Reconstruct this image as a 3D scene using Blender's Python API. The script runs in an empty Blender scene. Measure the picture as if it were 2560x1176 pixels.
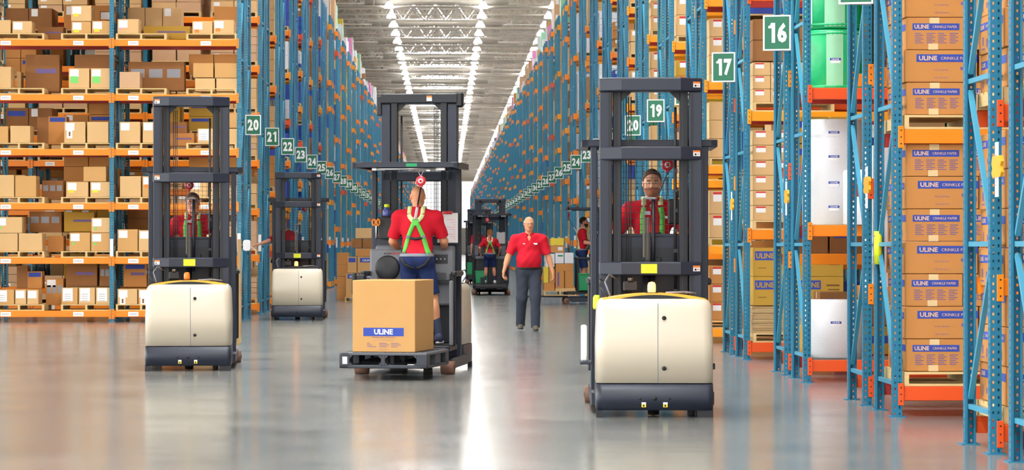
import bpy, bmesh, math, random
import numpy as np
from mathutils import Vector, Matrix
PI=math.pi
S=bpy.context.scene
COL=S.collection
random.seed(7)
# ------------------------------------------------------------------ camera, world, exposure
F=6500.0; CH=1.4; YAW=math.atan(165/F)
cam=bpy.data.cameras.new('camera'); camo=bpy.data.objects.new('camera',cam); COL.objects.link(camo)
cam.sensor_fit='HORIZONTAL'; cam.sensor_width=36; cam.lens=F/2560*36; cam.shift_y=26/2560
cam.clip_end=900; cam.clip_start=.5
camo.location=(0,0,CH); camo.rotation_euler=(PI/2,0,-YAW)
cam.dof.use_dof=True; cam.dof.focus_distance=26; cam.dof.aperture_fstop=11
S.camera=camo
w=bpy.data.worlds.new('world'); S.world=w; w.use_nodes=True
bg=w.node_tree.nodes['Background']; bg.inputs[0].default_value=(1,.985,.96,1); bg.inputs[1].default_value=3.0
_nt=w.node_tree; _tc=_nt.nodes.new('ShaderNodeTexCoord'); _sx=_nt.nodes.new('ShaderNodeSeparateXYZ'); _nt.links.new(_tc.outputs['Generated'],_sx.inputs[0])
_mr=_nt.nodes.new('ShaderNodeMapRange'); _mr.inputs[1].default_value=.1; _mr.inputs[2].default_value=-.8; _mr.inputs[3].default_value=1.45; _mr.inputs[4].default_value=4.2
_nt.links.new(_sx.outputs[0],_mr.inputs[0]); _nt.links.new(_mr.outputs[0],bg.inputs[1])   # brighter daylight from the open dock side on the left
S.view_settings.view_transform='Standard'; S.view_settings.look='None'; S.view_settings.gamma=1
S.view_settings.use_curve_mapping=False; S.view_settings.exposure=0.42
S.render.film_transparent=False
c=S.cycles
c.use_denoising=True; c.max_bounces=6; c.diffuse_bounces=3; c.glossy_bounces=3; c.transmission_bounces=4; c.transparent_max_bounces=6
c.use_light_tree=True; c.sample_clamp_indirect=6; c.caustics_reflective=False; c.caustics_refractive=False
LAMP=150.0; SKYL=70.0            # strengths of the high-bay lamps and of the roof skylights

def X_at(px,Y):
    u=(px-1280)/F
    return Y*(math.sin(YAW)+u*math.cos(YAW))/(math.cos(YAW)-u*math.sin(YAW))
def zc_of(X,Y): return X*math.sin(YAW)+Y*math.cos(YAW)
def Z_at(py,X,Y): return CH-(py-614)*zc_of(X,Y)/F

# ------------------------------------------------------------------ materials
MAT={}
def lin(c):
    r=[]
    for v in c:
        v=v/255.
        r.append(v/12.92 if v<=.04045 else ((v+.055)/1.055)**2.4)
    return (r[0],r[1],r[2],1)
def mat(name,rgb,rough=.5,metal=0,spec=.5,emit=None,estr=0,var=0,scale=8,bump=0,bscale=60,coat=0,alpha=1,stretch=None):
    m=bpy.data.materials.new(name); m.use_nodes=True; nt=m.node_tree; b=nt.nodes['Principled BSDF']
    c=lin(rgb); b.inputs['Base Color'].default_value=c
    b.inputs['Roughness'].default_value=rough; b.inputs['Metallic'].default_value=metal
    b.inputs['Specular IOR Level'].default_value=spec
    if coat: b.inputs['Coat Weight'].default_value=coat; b.inputs['Coat Roughness'].default_value=.15
    if alpha<1: b.inputs['Alpha'].default_value=alpha
    if emit: b.inputs['Emission Color'].default_value=lin(emit); b.inputs['Emission Strength'].default_value=estr
    if var or bump:
        tc=nt.nodes.new('ShaderNodeTexCoord'); src=tc.outputs['Object']
        if stretch:
            mp=nt.nodes.new('ShaderNodeMapping'); mp.inputs['Scale'].default_value=stretch
            nt.links.new(src,mp.inputs[0]); src=mp.outputs[0]
    if var:
        n=nt.nodes.new('ShaderNodeTexNoise'); n.inputs['Scale'].default_value=scale; n.inputs['Detail'].default_value=4
        nt.links.new(src,n.inputs['Vector'])
        mx=nt.nodes.new('ShaderNodeMix'); mx.data_type='RGBA'
        mx.inputs[6].default_value=(c[0]*(1-var),c[1]*(1-var),c[2]*(1-var),1)
        mx.inputs[7].default_value=(min(1,c[0]*(1+var)),min(1,c[1]*(1+var)),min(1,c[2]*(1+var)),1)
        nt.links.new(n.outputs[0],mx.inputs[0]); nt.links.new(mx.outputs[2],b.inputs['Base Color'])
    if bump:
        n2=nt.nodes.new('ShaderNodeTexNoise'); n2.inputs['Scale'].default_value=bscale
        nt.links.new(src,n2.inputs['Vector'])
        bp=nt.nodes.new('ShaderNodeBump'); bp.inputs['Strength'].default_value=bump; bp.inputs['Distance'].default_value=.01
        nt.links.new(n2.outputs[0],bp.inputs['Height']); nt.links.new(bp.outputs[0],b.inputs['Normal'])
    MAT[name]=m; return m
mat('blue',(34,118,151),.34,spec=.5,var=.07,scale=3)
mat('blue_brace',(62,148,180),.35,var=.05,scale=3)
mat('orange',(250,138,14),.42,var=.06,scale=3)
mat('orange_red',(232,84,24),.42,var=.06,scale=3)
mat('orange_lit',(250,160,24),.42,var=.05,scale=3)  # orange beam paint, yellower copy with the lit look put into the colour
mat('orange_shaded',(168,40,34),.5,var=.1,scale=3)  # orange beam paint darkened to red: shadow on the rear beams painted in
mat('carton',(216,178,126),.75,spec=.2,var=.06,scale=4,bump=.05,bscale=30)
mat('carton_gold',(206,160,102),.75,spec=.2,var=.04,scale=5,bump=.05,bscale=30)
mat('carton_warm',(198,138,78),.75,spec=.2,var=.06,scale=4)
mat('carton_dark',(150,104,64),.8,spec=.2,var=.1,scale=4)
mat('carton_pink',(206,168,132),.8,spec=.2,var=.06,scale=4)
mat('carton_yellow',(190,150,62),.75,spec=.2,var=.06,scale=4)
mat('tape',(226,200,152),.4,spec=.4)
mat('seam',(120,80,45),.8)
mat('wood',(222,192,138),.75,spec=.2,var=.15,scale=9,stretch=(1,1,6))
mat('white_carton',(232,232,236),.7,spec=.2,var=.02)
mat('label_white',(244,244,244),.6)
mat('label_yellow',(240,214,60),.6)
mat('label_green',(120,214,110),.6)
mat('label_orange',(240,130,50),.6)
mat('label_pink',(232,150,200),.6)
mat('label_red',(206,50,50),.6)
mat('label_grey',(150,152,160),.6)
mat('print_blue',(44,72,170),.6)
mat('print_violet',(112,92,150),.6)
mat('print_pale',(226,190,160),.6)
mat('ink',(30,30,34),.6)
mat('sign_green',(10,104,74),.45)
mat('sign_white',(246,246,246),.45)
mat('truck',(28,36,53),.42,spec=.5,var=.05,scale=3)
mat('truck_dark',(15,19,28),.45,var=.05,scale=4)
mat('truck_grey',(112,116,124),.45,var=.05,scale=4)
mat('black',(16,17,20),.5)
mat('rubber',(28,28,30),.8)
mat('wire',(26,27,31),.45)
mat('cream',(214,204,184),.32,spec=.5,var=.02,scale=2,coat=.3)
mat('yellow_cap',(246,178,40),.35,coat=.3)
mat('lime',(214,232,40),.5)
mat('steel',(170,172,176),.3,metal=.9)
mat('chain',(96,92,84),.4,metal=.7)
mat('wheel_tan',(112,78,62),.6,var=.15,scale=12)
mat('pallet_plastic',(50,56,66),.5,var=.25,scale=14)
mat('pallet_top',(92,96,104),.5,var=.15,scale=14)
mat('lamp_orange',(240,120,30),.3,emit=(255,120,30),estr=.2)
mat('lamp_lit',(255,190,110),.3,emit=(255,132,40),estr=13)
mat('skin',(226,168,136),.5,spec=.4,var=.05,scale=14)
mat('skin_tan',(208,146,108),.5,spec=.4,var=.06,scale=14)
mat('skin_ruddy',(218,150,124),.5,spec=.4,var=.07,scale=14)
mat('hair_brown',(84,58,42),.7,bump=.6,bscale=90)
mat('hair_dark',(46,36,30),.7,bump=.6,bscale=90)
mat('hair_ginger',(176,110,56),.7,bump=.6,bscale=90)
mat('hair_grey',(186,174,160),.8,bump=.5,bscale=90)
mat('beard',(160,96,64),.8,bump=.6,bscale=120)
mat('stubble',(176,128,106),.8,bump=.3,bscale=120)
mat('lip',(186,104,96),.45)
mat('eye_white',(238,236,232),.25)
mat('eye_iris',(52,44,40),.2)
mat('polo',(200,26,46),.8,spec=.2,var=.06,scale=5,bump=.7,bscale=8)
mat('polo_dark',(178,22,38),.8,spec=.2,var=.06,scale=5,bump=.25,bscale=14)
mat('navy',(34,48,92),.85,spec=.2,var=.1,scale=6,bump=.3,bscale=14)
mat('charcoal',(54,60,72),.85,spec=.2,var=.1,scale=6,bump=.3,bscale=10)
mat('strap_green',(92,196,76),.6,var=.06,scale=20)
mat('strap_pale',(212,226,160),.6)
mat('strap_black',(24,25,30),.7)
mat('glove',(150,152,154),.8,var=.1,scale=30)
mat('shoe_olive',(92,84,72),.8,var=.1)
mat('shoe_navy',(36,44,74),.7)
mat('shoe_red',(120,36,44),.7)
mat('shoe_white',(236,236,236),.6)
mat('sock_navy',(38,46,70),.85)
mat('belt_grey',(120,124,136),.5)
mat('reel_red',(206,34,52),.35,coat=.4)
mat('roll_white',(238,240,244),.55,spec=.3,var=.03,scale=30,bump=.3,bscale=80)
mat('roll_green',(26,184,116),.35,spec=.5,var=.08,scale=5,bump=.6,bscale=8)
mat('wrap_pale_green',(150,216,176),.3,spec=.5,var=.1,scale=5,bump=.6,bscale=8)
mat('wrap_black',(40,42,48),.3,spec=.6,bump=.9,bscale=14)
mat('load_blue',(40,74,170),.5)
mat('load_yellow',(232,204,60),.5)
mat('load_green',(30,112,84),.5)
mat('bin_green',(14,140,86),.45)
mat('grey_box',(216,218,224),.4)
mat('bottle_blue',(60,70,140),.3)
mat('scissor_orange',(244,140,30),.4)
mat('paper',(240,238,238),.7)
mat('glass_lens',(60,62,70),.15,spec=.6)
mat('deck',(250,240,224),.7,spec=.2,var=.05,scale=.3)
mat('joist',(246,241,232),.5)
mat('added_glow',(250,250,250),.5,emit=(252,252,255),estr=1.3)  # emission added to brighten the far end of the hall
mat('wall_cream',(226,220,208),.8,var=.04,scale=.3)
mat('lamp_body',(236,236,236),.4)
mat('lamp_reflector',(240,240,240),.4,emit=(255,250,242),estr=17)
mat('lamp_lens',(255,250,240),.4,emit=(255,247,234),estr=LAMP)
mat('skylight',(255,255,255),.4,emit=(250,252,255),estr=SKYL)
def floor_mat():
    m=bpy.data.materials.new('floor_concrete'); m.use_nodes=True; nt=m.node_tree; b=nt.nodes['Principled BSDF']
    tc=nt.nodes.new('ShaderNodeTexCoord')
    n=nt.nodes.new('ShaderNodeTexNoise'); n.inputs['Scale'].default_value=.6; n.inputs['Detail'].default_value=8; n.inputs['Roughness'].default_value=.62
    nt.links.new(tc.outputs['Object'],n.inputs['Vector'])
    r=nt.nodes.new('ShaderNodeValToRGB'); e=r.color_ramp.elements
    e[0].position=.3; e[0].color=lin((102,106,105)); e[1].position=.72; e[1].color=lin((146,146,141))
    nt.links.new(n.outputs[0],r.inputs[0])
    n3=nt.nodes.new('ShaderNodeTexNoise'); n3.inputs['Scale'].default_value=14; n3.inputs['Detail'].default_value=5
    nt.links.new(tc.outputs['Object'],n3.inputs['Vector'])
    mx=nt.nodes.new('ShaderNodeMix'); mx.data_type='RGBA'; mx.blend_type='OVERLAY'; mx.inputs[0].default_value=.3
    nt.links.new(r.outputs[0],mx.inputs[6]); nt.links.new(n3.outputs[0],mx.inputs[7])
    # saw-cut joints
    mp=nt.nodes.new('ShaderNodeSeparateXYZ'); nt.links.new(tc.outputs['Object'],mp.inputs[0])
    def joint(sock,per,off):
        a=nt.nodes.new('ShaderNodeMath'); a.operation='ADD'; a.inputs[1].default_value=off; nt.links.new(sock,a.inputs[0])
        q=nt.nodes.new('ShaderNodeMath'); q.operation='PINGPONG'; q.inputs[1].default_value=per/2; nt.links.new(a.outputs[0],q.inputs[0])
        l=nt.nodes.new('ShaderNodeMath'); l.operation='LESS_THAN'; l.inputs[1].default_value=.006; nt.links.new(q.outputs[0],l.inputs[0]); return l.outputs[0]
    j=joint(mp.outputs[1],4.2,1.1); k=joint(mp.outputs[0],3.9,.35)
    mm=nt.nodes.new('ShaderNodeMath'); mm.operation='MAXIMUM'; nt.links.new(j,mm.inputs[0]); nt.links.new(k,mm.inputs[1])
    ms=nt.nodes.new('ShaderNodeMath'); ms.operation='MULTIPLY'; ms.inputs[1].default_value=.35; nt.links.new(mm.outputs[0],ms.inputs[0])
    m2=nt.nodes.new('ShaderNodeMix'); m2.data_type='RGBA'; m2.inputs[7].default_value=lin((84,80,76))
    nt.links.new(ms.outputs[0],m2.inputs[0]); nt.links.new(mx.outputs[2],m2.inputs[6]); nt.links.new(m2.outputs[2],b.inputs['Base Color'])
    rr=nt.nodes.new('ShaderNodeMapRange'); rr.inputs[3].default_value=.11; rr.inputs[4].default_value=.23
    n4=nt.nodes.new('ShaderNodeTexNoise'); n4.inputs['Scale'].default_value=1.3; n4.inputs['Detail'].default_value=6
    nt.links.new(tc.outputs['Object'],n4.inputs['Vector']); nt.links.new(n4.outputs[0],rr.inputs[0]); nt.links.new(rr.outputs[0],b.inputs['Roughness'])
    b.inputs['Specular IOR Level'].default_value=.55
    bp=nt.nodes.new('ShaderNodeBump'); bp.inputs['Strength'].default_value=.10; bp.inputs['Distance'].default_value=.02
    n5=nt.nodes.new('ShaderNodeTexNoise'); n5.inputs['Scale'].default_value=1.6; n5.inputs['Detail'].default_value=5
    ms5=nt.nodes.new('ShaderNodeMapping'); ms5.inputs['Scale'].default_value=(.45,1.6,1); nt.links.new(tc.outputs['Object'],ms5.inputs[0]); nt.links.new(ms5.outputs[0],n5.inputs['Vector']); nt.links.new(n5.outputs[0],bp.inputs['Height']); nt.links.new(bp.outputs[0],b.inputs['Normal'])
    MAT['floor']=m
floor_mat()

# ------------------------------------------------------------------ mesh builder
def link(name,me,parent=None,loc=None,rz=None,rot=None):
    o=bpy.data.objects.new(name,me); COL.objects.link(o)
    if parent: o.parent=parent
    if loc is not None: o.location=loc
    if rz is not None: o.rotation_euler=(0,0,rz)
    if rot is not None: o.rotation_euler=rot
    return o
LABELS={}
def tag(o,label,cat,group=None,kind=None):
    n=len(label.split())
    if n>16 or n<4: print('LABEL LENGTH',n,label)
    LABELS.setdefault(label,[]).append((o.name,group))
    o['label']=label; o['category']=cat
    if group: o['group']=group
    if kind: o['kind']=kind
    return o
def struct(o,label=None):
    o['kind']='structure'
    if label: o['label']=label
    return o
def empty(name,loc=(0,0,0),rz=0,label=None,cat=None,group=None):
    o=bpy.data.objects.new(name,None); o.empty_display_size=.2; COL.objects.link(o); o.location=loc; o.rotation_euler=(0,0,rz)
    if label: tag(o,label,cat,group)
    return o
_glyph={}
def glyphs(text,bold=.0,spacing=1.0):
    k=(text,bold,spacing)
    if k in _glyph: return _glyph[k]
    cu=bpy.data.curves.new('t','FONT'); cu.body=text; cu.size=1; cu.offset=bold; cu.resolution_u=2; cu.fill_mode='FRONT'; cu.space_character=spacing
    o=bpy.data.objects.new('t',cu); COL.objects.link(o)
    dg=bpy.context.evaluated_depsgraph_get(); dg.update()
    me=bpy.data.meshes.new_from_object(o.evaluated_get(dg))
    v=np.array([x.co[:] for x in me.vertices]) if len(me.vertices) else np.zeros((0,3))
    f=[tuple(p.vertices) for p in me.polygons]
    bpy.data.objects.remove(o); bpy.data.curves.remove(cu); bpy.data.meshes.remove(me)
    lo=v.min(0); hi=v.max(0)
    v=v-lo; _glyph[k]=(v,f,hi-lo); return _glyph[k]
class MB:
    def __init__(s): s.v=[]; s.f=[]; s.m=[]; s.mats=[]; s.sm=[]
    def mi(s,m):
        if m not in s.mats: s.mats.append(m)
        return s.mats.index(m)
    def add(s,vs,fs,m,smooth=False,M=None):
        o=len(s.v)
        if M is not None: vs=[tuple(M@Vector(p)) for p in vs]
        s.v.extend([tuple(p) for p in vs]); k=s.mi(m)
        for f in fs: s.f.append(tuple(i+o for i in f)); s.m.append(k); s.sm.append(smooth)
        return s
    def box(s,x0,x1,y0,y1,z0,z1,m,c=0,M=None):
        if x0>x1:x0,x1=x1,x0
        if y0>y1:y0,y1=y1,y0
        if z0>z1:z0,z1=z1,z0
        if c<=0:
            vs=[(x0,y0,z0),(x1,y0,z0),(x1,y1,z0),(x0,y1,z0),(x0,y0,z1),(x1,y0,z1),(x1,y1,z1),(x0,y1,z1)]
            fs=[(0,3,2,1),(4,5,6,7),(0,1,5,4),(1,2,6,5),(2,3,7,6),(3,0,4,7)]
            return s.add(vs,fs,m,M=M)
        # chamfered box
        X=(x0,x1);Y=(y0,y1);Z=(z0,z1); vs=[]; idx={}
        for i in (0,1):
            for j in (0,1):
                for k in (0,1):
                    sx=1 if i==0 else -1; sy=1 if j==0 else -1; sz=1 if k==0 else -1
                    idx[i,j,k,'x']=len(vs); vs.append((X[i],Y[j]+sy*c,Z[k]+sz*c))
                    idx[i,j,k,'y']=len(vs); vs.append((X[i]+sx*c,Y[j],Z[k]+sz*c))
                    idx[i,j,k,'z']=len(vs); vs.append((X[i]+sx*c,Y[j]+sy*c,Z[k]))
        fs=[]
        def q(a,flip): fs.append(tuple(a) if not flip else tuple(reversed(a)))
        for i in (0,1):
            q([idx[i,0,0,'x'],idx[i,1,0,'x'],idx[i,1,1,'x'],idx[i,0,1,'x']],i==0)
            q([idx[0,i,0,'y'],idx[1,i,0,'y'],idx[1,i,1,'y'],idx[0,i,1,'y']],i==1)
            q([idx[0,0,i,'z'],idx[1,0,i,'z'],idx[1,1,i,'z'],idx[0,1,i,'z']],i==0)
        for i in (0,1):
            for j in (0,1):
                q([idx[i,j,0,'x'],idx[i,j,0,'y'],idx[i,j,1,'y'],idx[i,j,1,'x']],(i+j)%2==0)
                q([idx[i,0,j,'x'],idx[i,0,j,'z'],idx[i,1,j,'z'],idx[i,1,j,'x']],(i+j)%2==1)
                q([idx[0,i,j,'y'],idx[0,i,j,'z'],idx[1,i,j,'z'],idx[1,i,j,'y']],(i+j)%2==0)
                for k in (0,1): q([idx[i,j,k,'x'],idx[i,j,k,'y'],idx[i,j,k,'z']],(i+j+k)%2==1)
        return s.add(vs,fs,m,M=M)
    def prism(s,pts,axis,a,b,m,smooth=False,M=None):
        n=len(pts)
        def P(p,t):
            if axis=='x': return (t,p[0],p[1])
            if axis=='y': return (p[0],t,p[1])
            return (p[0],p[1],t)
        vs=[P(p,a) for p in pts]+[P(p,b) for p in pts]
        fs=[tuple(range(n))[::-1],tuple(range(n,2*n))]
        s.add(vs,fs,m,M=M)
        o=len(s.v)-2*n; k=s.mi(m)
        for i in range(n):
            j=(i+1)%n; s.f.append((o+i,o+j,o+n+j,o+n+i)); s.m.append(k); s.sm.append(smooth)
        return s
    def tube(s,p,q,r,m,n=8,r2=None,caps=True,M=None):
        p=Vector(p);q=Vector(q);d=(q-p)
        if d.length<1e-7: return s
        r2=r if r2 is None else r2
        d.normalize(); u=d.orthogonal().normalized(); w_=d.cross(u)
        vs=[]
        for c_,rr in ((p,r),(q,r2)):
            for i in range(n):
                a=2*PI*i/n; vs.append(tuple(c_+u*math.cos(a)*rr+w_*math.sin(a)*rr))
        s.add(vs,[(i,(i+1)%n,n+(i+1)%n,n+i) for i in range(n)],m,smooth=n>5,M=M)
        if caps:
            o=len(s.v)-2*n; k=s.mi(m)
            s.f.append(tuple(o+i for i in range(n))[::-1]); s.m.append(k); s.sm.append(False)
            s.f.append(tuple(o+n+i for i in range(n))); s.m.append(k); s.sm.append(False)
        return s
    def path(s,pts,r,m,n=6,M=None):
        for a,b in zip(pts,pts[1:]): s.tube(a,b,r,m,n,M=M)
        return s
    def bar(s,p,q,wd,ht,m,M=None):
        p=Vector(p);q=Vector(q);d=q-p;L=d.length;d.normalize()
        up=Vector((0,0,1)) if abs(d.z)<.95 else Vector((1,0,0))
        sx=d.cross(up).normalized(); uz=sx.cross(d)
        vs=[]
        for c_ in (p,q):
            for a,b in ((-1,-1),(1,-1),(1,1),(-1,1)): vs.append(tuple(c_+sx*a*wd/2+uz*b*ht/2))
        return s.add(vs,[(3,2,1,0),(4,5,6,7),(0,1,5,4),(1,2,6,5),(2,3,7,6),(3,0,4,7)],m,M=M)
    def lathe(s,prof,m,c=(0,0,0),n=24,M=None,axis='z'):
        vs=[]
        for r,z in prof:
            for i in range(n):
                a=2*PI*i/n; x=r*math.cos(a); y=r*math.sin(a)
                vs.append((c[0]+x,c[1]+y,c[2]+z) if axis=='z' else ((c[0]+x,c[1]+z,c[2]+y) if axis=='y' else (c[0]+z,c[1]+x,c[2]+y)))
        fs=[]
        for k in range(len(prof)-1):
            for i in range(n):
                j=(i+1)%n; fs.append((k*n+i,k*n+j,(k+1)*n+j,(k+1)*n+i))
        fs.append(tuple(range(n))[::-1]); fs.append(tuple((len(prof)-1)*n+i for i in range(n)))
        return s.add(vs,fs,m,smooth=True,M=M)
    def ball(s,c,r,m,n=12,k=8,M=None,sc=(1,1,1)):
        vs=[];fs=[]
        for j in range(k+1):
            t=PI*j/k
            for i in range(n):
                a=2*PI*i/n; vs.append((c[0]+r*sc[0]*math.sin(t)*math.cos(a),c[1]+r*sc[1]*math.sin(t)*math.sin(a),c[2]+r*sc[2]*math.cos(t)))
        for j in range(k):
            for i in range(n):
                i2=(i+1)%n; fs.append((j*n+i,(j+1)*n+i,(j+1)*n+i2,j*n+i2))
        return s.add(vs,fs,m,smooth=True,M=M)
    # a patch on a face of a box: face F(-y) B(+y) L(-x) R(+x)
    def onface(s,face,x0,x1,y0,y1,z0,z1):
        if face=='F': return lambda u,v,e:(x0+u,y0-e,z0+v)
        if face=='B': return lambda u,v,e:(x1-u,y1+e,z0+v)
        if face=='L': return lambda u,v,e:(x0-e,y1-u,z0+v)
        if face=='R': return lambda u,v,e:(x1+e,y0+u,z0+v)
    def patch(s,g,u0,v0,u1,v1,m,e=.0015):
        return s.add([g(u0,v0,e),g(u1,v0,e),g(u1,v1,e),g(u0,v1,e)],[(0,1,2,3)],m)
    def text(s,g,txt,u,v,h,m,e=.003,bold=.03,wide=1.0,align='c',width=None,spc=1.0):
        vv,ff,sz=glyphs(txt,bold,spc); k=h/max(sz[1],1e-6); kx=k*wide
        if width: kx=width/sz[0]
        off={'c':-sz[0]*kx/2,'l':0,'r':-sz[0]*kx}[align]
        return s.add([g(u+off+p[0]*kx,v+p[1]*k,e) for p in vv],ff,m)
    def mesh(s,name):
        me=bpy.data.meshes.new(name); me.from_pydata(s.v,[],s.f)
        for m in s.mats: me.materials.append(MAT[m])
        me.polygons.foreach_set('material_index',s.m); me.polygons.foreach_set('use_smooth',s.sm); me.update(); return me
    def build(s,name,parent=None,loc=None,rz=None,rot=None,bevel=0):
        o=link(name,s.mesh(name),parent,loc,rz,rot)
        if bevel:
            b=o.modifiers.new('b','BEVEL'); b.width=bevel; b.segments=2; b.limit_method='ANGLE'; b.angle_limit=.6; b.harden_normals=False
        return o
# ------------------------------------------------------------------ people: signed-distance bodies, one continuous surface each
def V3(*a): return np.array(a,dtype=float)
class SDF:
    """a list of primitives blended into one surface"""
    def __init__(s): s.p=[]
    def cap(s,a,b,r1,r2,k=.03,sub=False,flat=None):
        s.p.append(('c',V3(*a),V3(*b),r1,r2,k,sub,flat)); return s
    def ell(s,c,r,k=.03,sub=False,rot=None):
        s.p.append(('e',V3(*c),V3(*r),0,0,k,sub,rot)); return s
    def inflate(s,d):
        n=SDF()
        for q in s.p:
            if q[0]=='c': n.p.append(('c',q[1],q[2],q[3]+d,q[4]+d,q[5],q[6],q[7]))
            else: n.p.append(('e',q[1],q[2]+d,0,0,q[5],q[6],q[7]))
        return n
    @staticmethod
    def dist(q,X,Y,Z):
        if q[0]=='c':
            a,b,r1,r2=q[1],q[2],q[3],q[4]; d=b-a; L=max(d@d,1e-9)
            t=((X-a[0])*d[0]+(Y-a[1])*d[1]+(Z-a[2])*d[2])/L; t=np.clip(t,0,1)
            dx=X-a[0]-t*d[0]; dy=Y-a[1]-t*d[1]; dz=Z-a[2]-t*d[2]
            if q[7] is not None: dy=dy*q[7]
            return np.sqrt(dx*dx+dy*dy+dz*dz)-(r1+(r2-r1)*t)
        c_,r=q[1],q[2]; x=X-c_[0];y=Y-c_[1];z=Z-c_[2]
        if q[7] is not None:
            R=q[7]; x,y,z=R[0,0]*x+R[1,0]*y+R[2,0]*z, R[0,1]*x+R[1,1]*y+R[2,1]*z, R[0,2]*x+R[1,2]*y+R[2,2]*z
        k0=np.sqrt((x/r[0])**2+(y/r[1])**2+(z/r[2])**2); k1=np.sqrt((x/r[0]**2)**2+(y/r[1]**2)**2+(z/r[2]**2)**2)
        return k0*(k0-1)/np.maximum(k1,1e-6)
    def bbox(s,m=.04):
        lo=V3(9,9,9); hi=-lo
        for q in s.p:
            if q[6]: continue
            if q[0]=='c': R=max(q[3],q[4]); a=np.minimum(q[1],q[2])-R; b=np.maximum(q[1],q[2])+R
            else: R=max(q[2]); a=q[1]-R; b=q[1]+R
            lo=np.minimum(lo,a); hi=np.maximum(hi,b)
        return lo-m,hi+m
    def field(s,h):
        lo,hi=s.bbox(); n=np.ceil((hi-lo)/h).astype(int)+1
        ax=[lo[i]+h*np.arange(n[i]) for i in range(3)]
        Fd=np.full(n,1.0)
        for q in s.p:
            if q[0]=='c': R=max(q[3],q[4]); a=np.minimum(q[1],q[2])-R; b=np.maximum(q[1],q[2])+R
            else: R=max(q[2]); a=q[1]-R; b=q[1]+R
            mg=q[5]+3*h
            i0=np.clip(np.floor((a-mg-lo)/h).astype(int),0,n); i1=np.clip(np.ceil((b+mg-lo)/h).astype(int)+1,0,n)
            if (i1<=i0).any(): continue
            X=ax[0][i0[0]:i1[0],None,None];Y=ax[1][None,i0[1]:i1[1],None];Z=ax[2][None,None,i0[2]:i1[2]]
            d=SDF.dist(q,X,Y,Z); sl=(slice(i0[0],i1[0]),slice(i0[1],i1[1]),slice(i0[2],i1[2])); f=Fd[sl]; k=max(q[5],1e-4)
            if q[6]:
                hh=np.clip(k-np.abs(-d-f),0,None)/k; Fd[sl]=np.maximum(f,-d)+hh*hh*k/4
            else:
                hh=np.clip(k-np.abs(d-f),0,None)/k; Fd[sl]=np.minimum(f,d)-hh*hh*k/4
        return Fd,lo,ax
    def at(s,P):
        X,Y,Z=P[:,0],P[:,1],P[:,2]; f=np.full(len(P),1.0)
        for q in s.p:
            d=SDF.dist(q,X,Y,Z); k=max(q[5],1e-4)
            if q[6]: hh=np.clip(k-np.abs(-d-f),0,None)/k; f=np.maximum(f,-d)+hh*hh*k/4
            else: hh=np.clip(k-np.abs(d-f),0,None)/k; f=np.minimum(f,d)-hh*hh*k/4
        return f
def nets(Fd,lo,h):
    ins=Fd<0; nx,ny,nz=Fd.shape
    cnt=np.zeros((nx-1,ny-1,nz-1),int)
    for i in (0,1):
        for j in (0,1):
            for k in (0,1): cnt+=ins[i:nx-1+i,j:ny-1+j,k:nz-1+k]
    act=(cnt>0)&(cnt<8); ii=np.argwhere(act); ID=np.full(act.shape,-1); ID[act]=np.arange(len(ii))
    pos=np.zeros((len(ii),3)); w_=np.zeros(len(ii))
    I,J,K=ii[:,0],ii[:,1],ii[:,2]
    for ax_ in range(3):
        for a in (0,1):
            for b in (0,1):
                o=[0,0,0]; oth=[t for t in range(3) if t!=ax_]; o[oth[0]]=a; o[oth[1]]=b; e=list(o); e[ax_]=1
                f0=Fd[I+o[0],J+o[1],K+o[2]]; f1=Fd[I+e[0],J+e[1],K+e[2]]; m=(f0<0)!=(f1<0)
                t=np.where(m,f0/np.where(m,f0-f1,1),0); p=np.tile(np.array(o,float),(len(ii),1)); p[:,ax_]+=t
                pos[m]+=p[m]; w_+=m
    pos=pos/w_[:,None]+ii; V_=lo+pos*h
    quads=[]
    for ax_ in range(3):
        sl0=[slice(None)]*3; sl1=[slice(None)]*3; sl0[ax_]=slice(0,-1); sl1[ax_]=slice(1,None)
        A=ins[tuple(sl0)];B=ins[tuple(sl1)]; e=np.argwhere(A!=B)
        oth=[t for t in range(3) if t!=ax_]
        ok=np.ones(len(e),bool)
        for t in oth: ok&=(e[:,t]>0)&(e[:,t]<Fd.shape[t]-1)
        e=e[ok]; s_=A[tuple(e.T)]
        c=[]
        for a,b in ((0,0),(1,0),(1,1),(0,1)):
            g=e.copy(); g[:,oth[0]]-=a; g[:,oth[1]]-=b; c.append(ID[tuple(g.T)])
        Q=np.stack(c,1); flip=s_ if ax_!=1 else ~s_
        Q[~flip]=Q[~flip][:,::-1]; quads.append(Q)
    return V_,np.concatenate(quads)
def mesh_np(name,V_,Q,mats,slot=None):
    me=bpy.data.meshes.new(name); me.vertices.add(len(V_)); me.vertices.foreach_set('co',V_.astype(np.float32).ravel())
    n=len(Q); me.loops.add(n*4); me.loops.foreach_set('vertex_index',Q.astype(np.int32).ravel()); me.polygons.add(n)
    me.polygons.foreach_set('loop_start',np.arange(0,n*4,4,dtype=np.int32)); me.polygons.foreach_set('loop_total',np.full(n,4,dtype=np.int32))
    me.polygons.foreach_set('use_smooth',np.ones(n,bool))
    for m in mats: me.materials.append(MAT[m])
    if slot is not None: me.polygons.foreach_set('material_index',slot.astype(np.int32))
    me.update(calc_edges=True); me.validate(); return me
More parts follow.
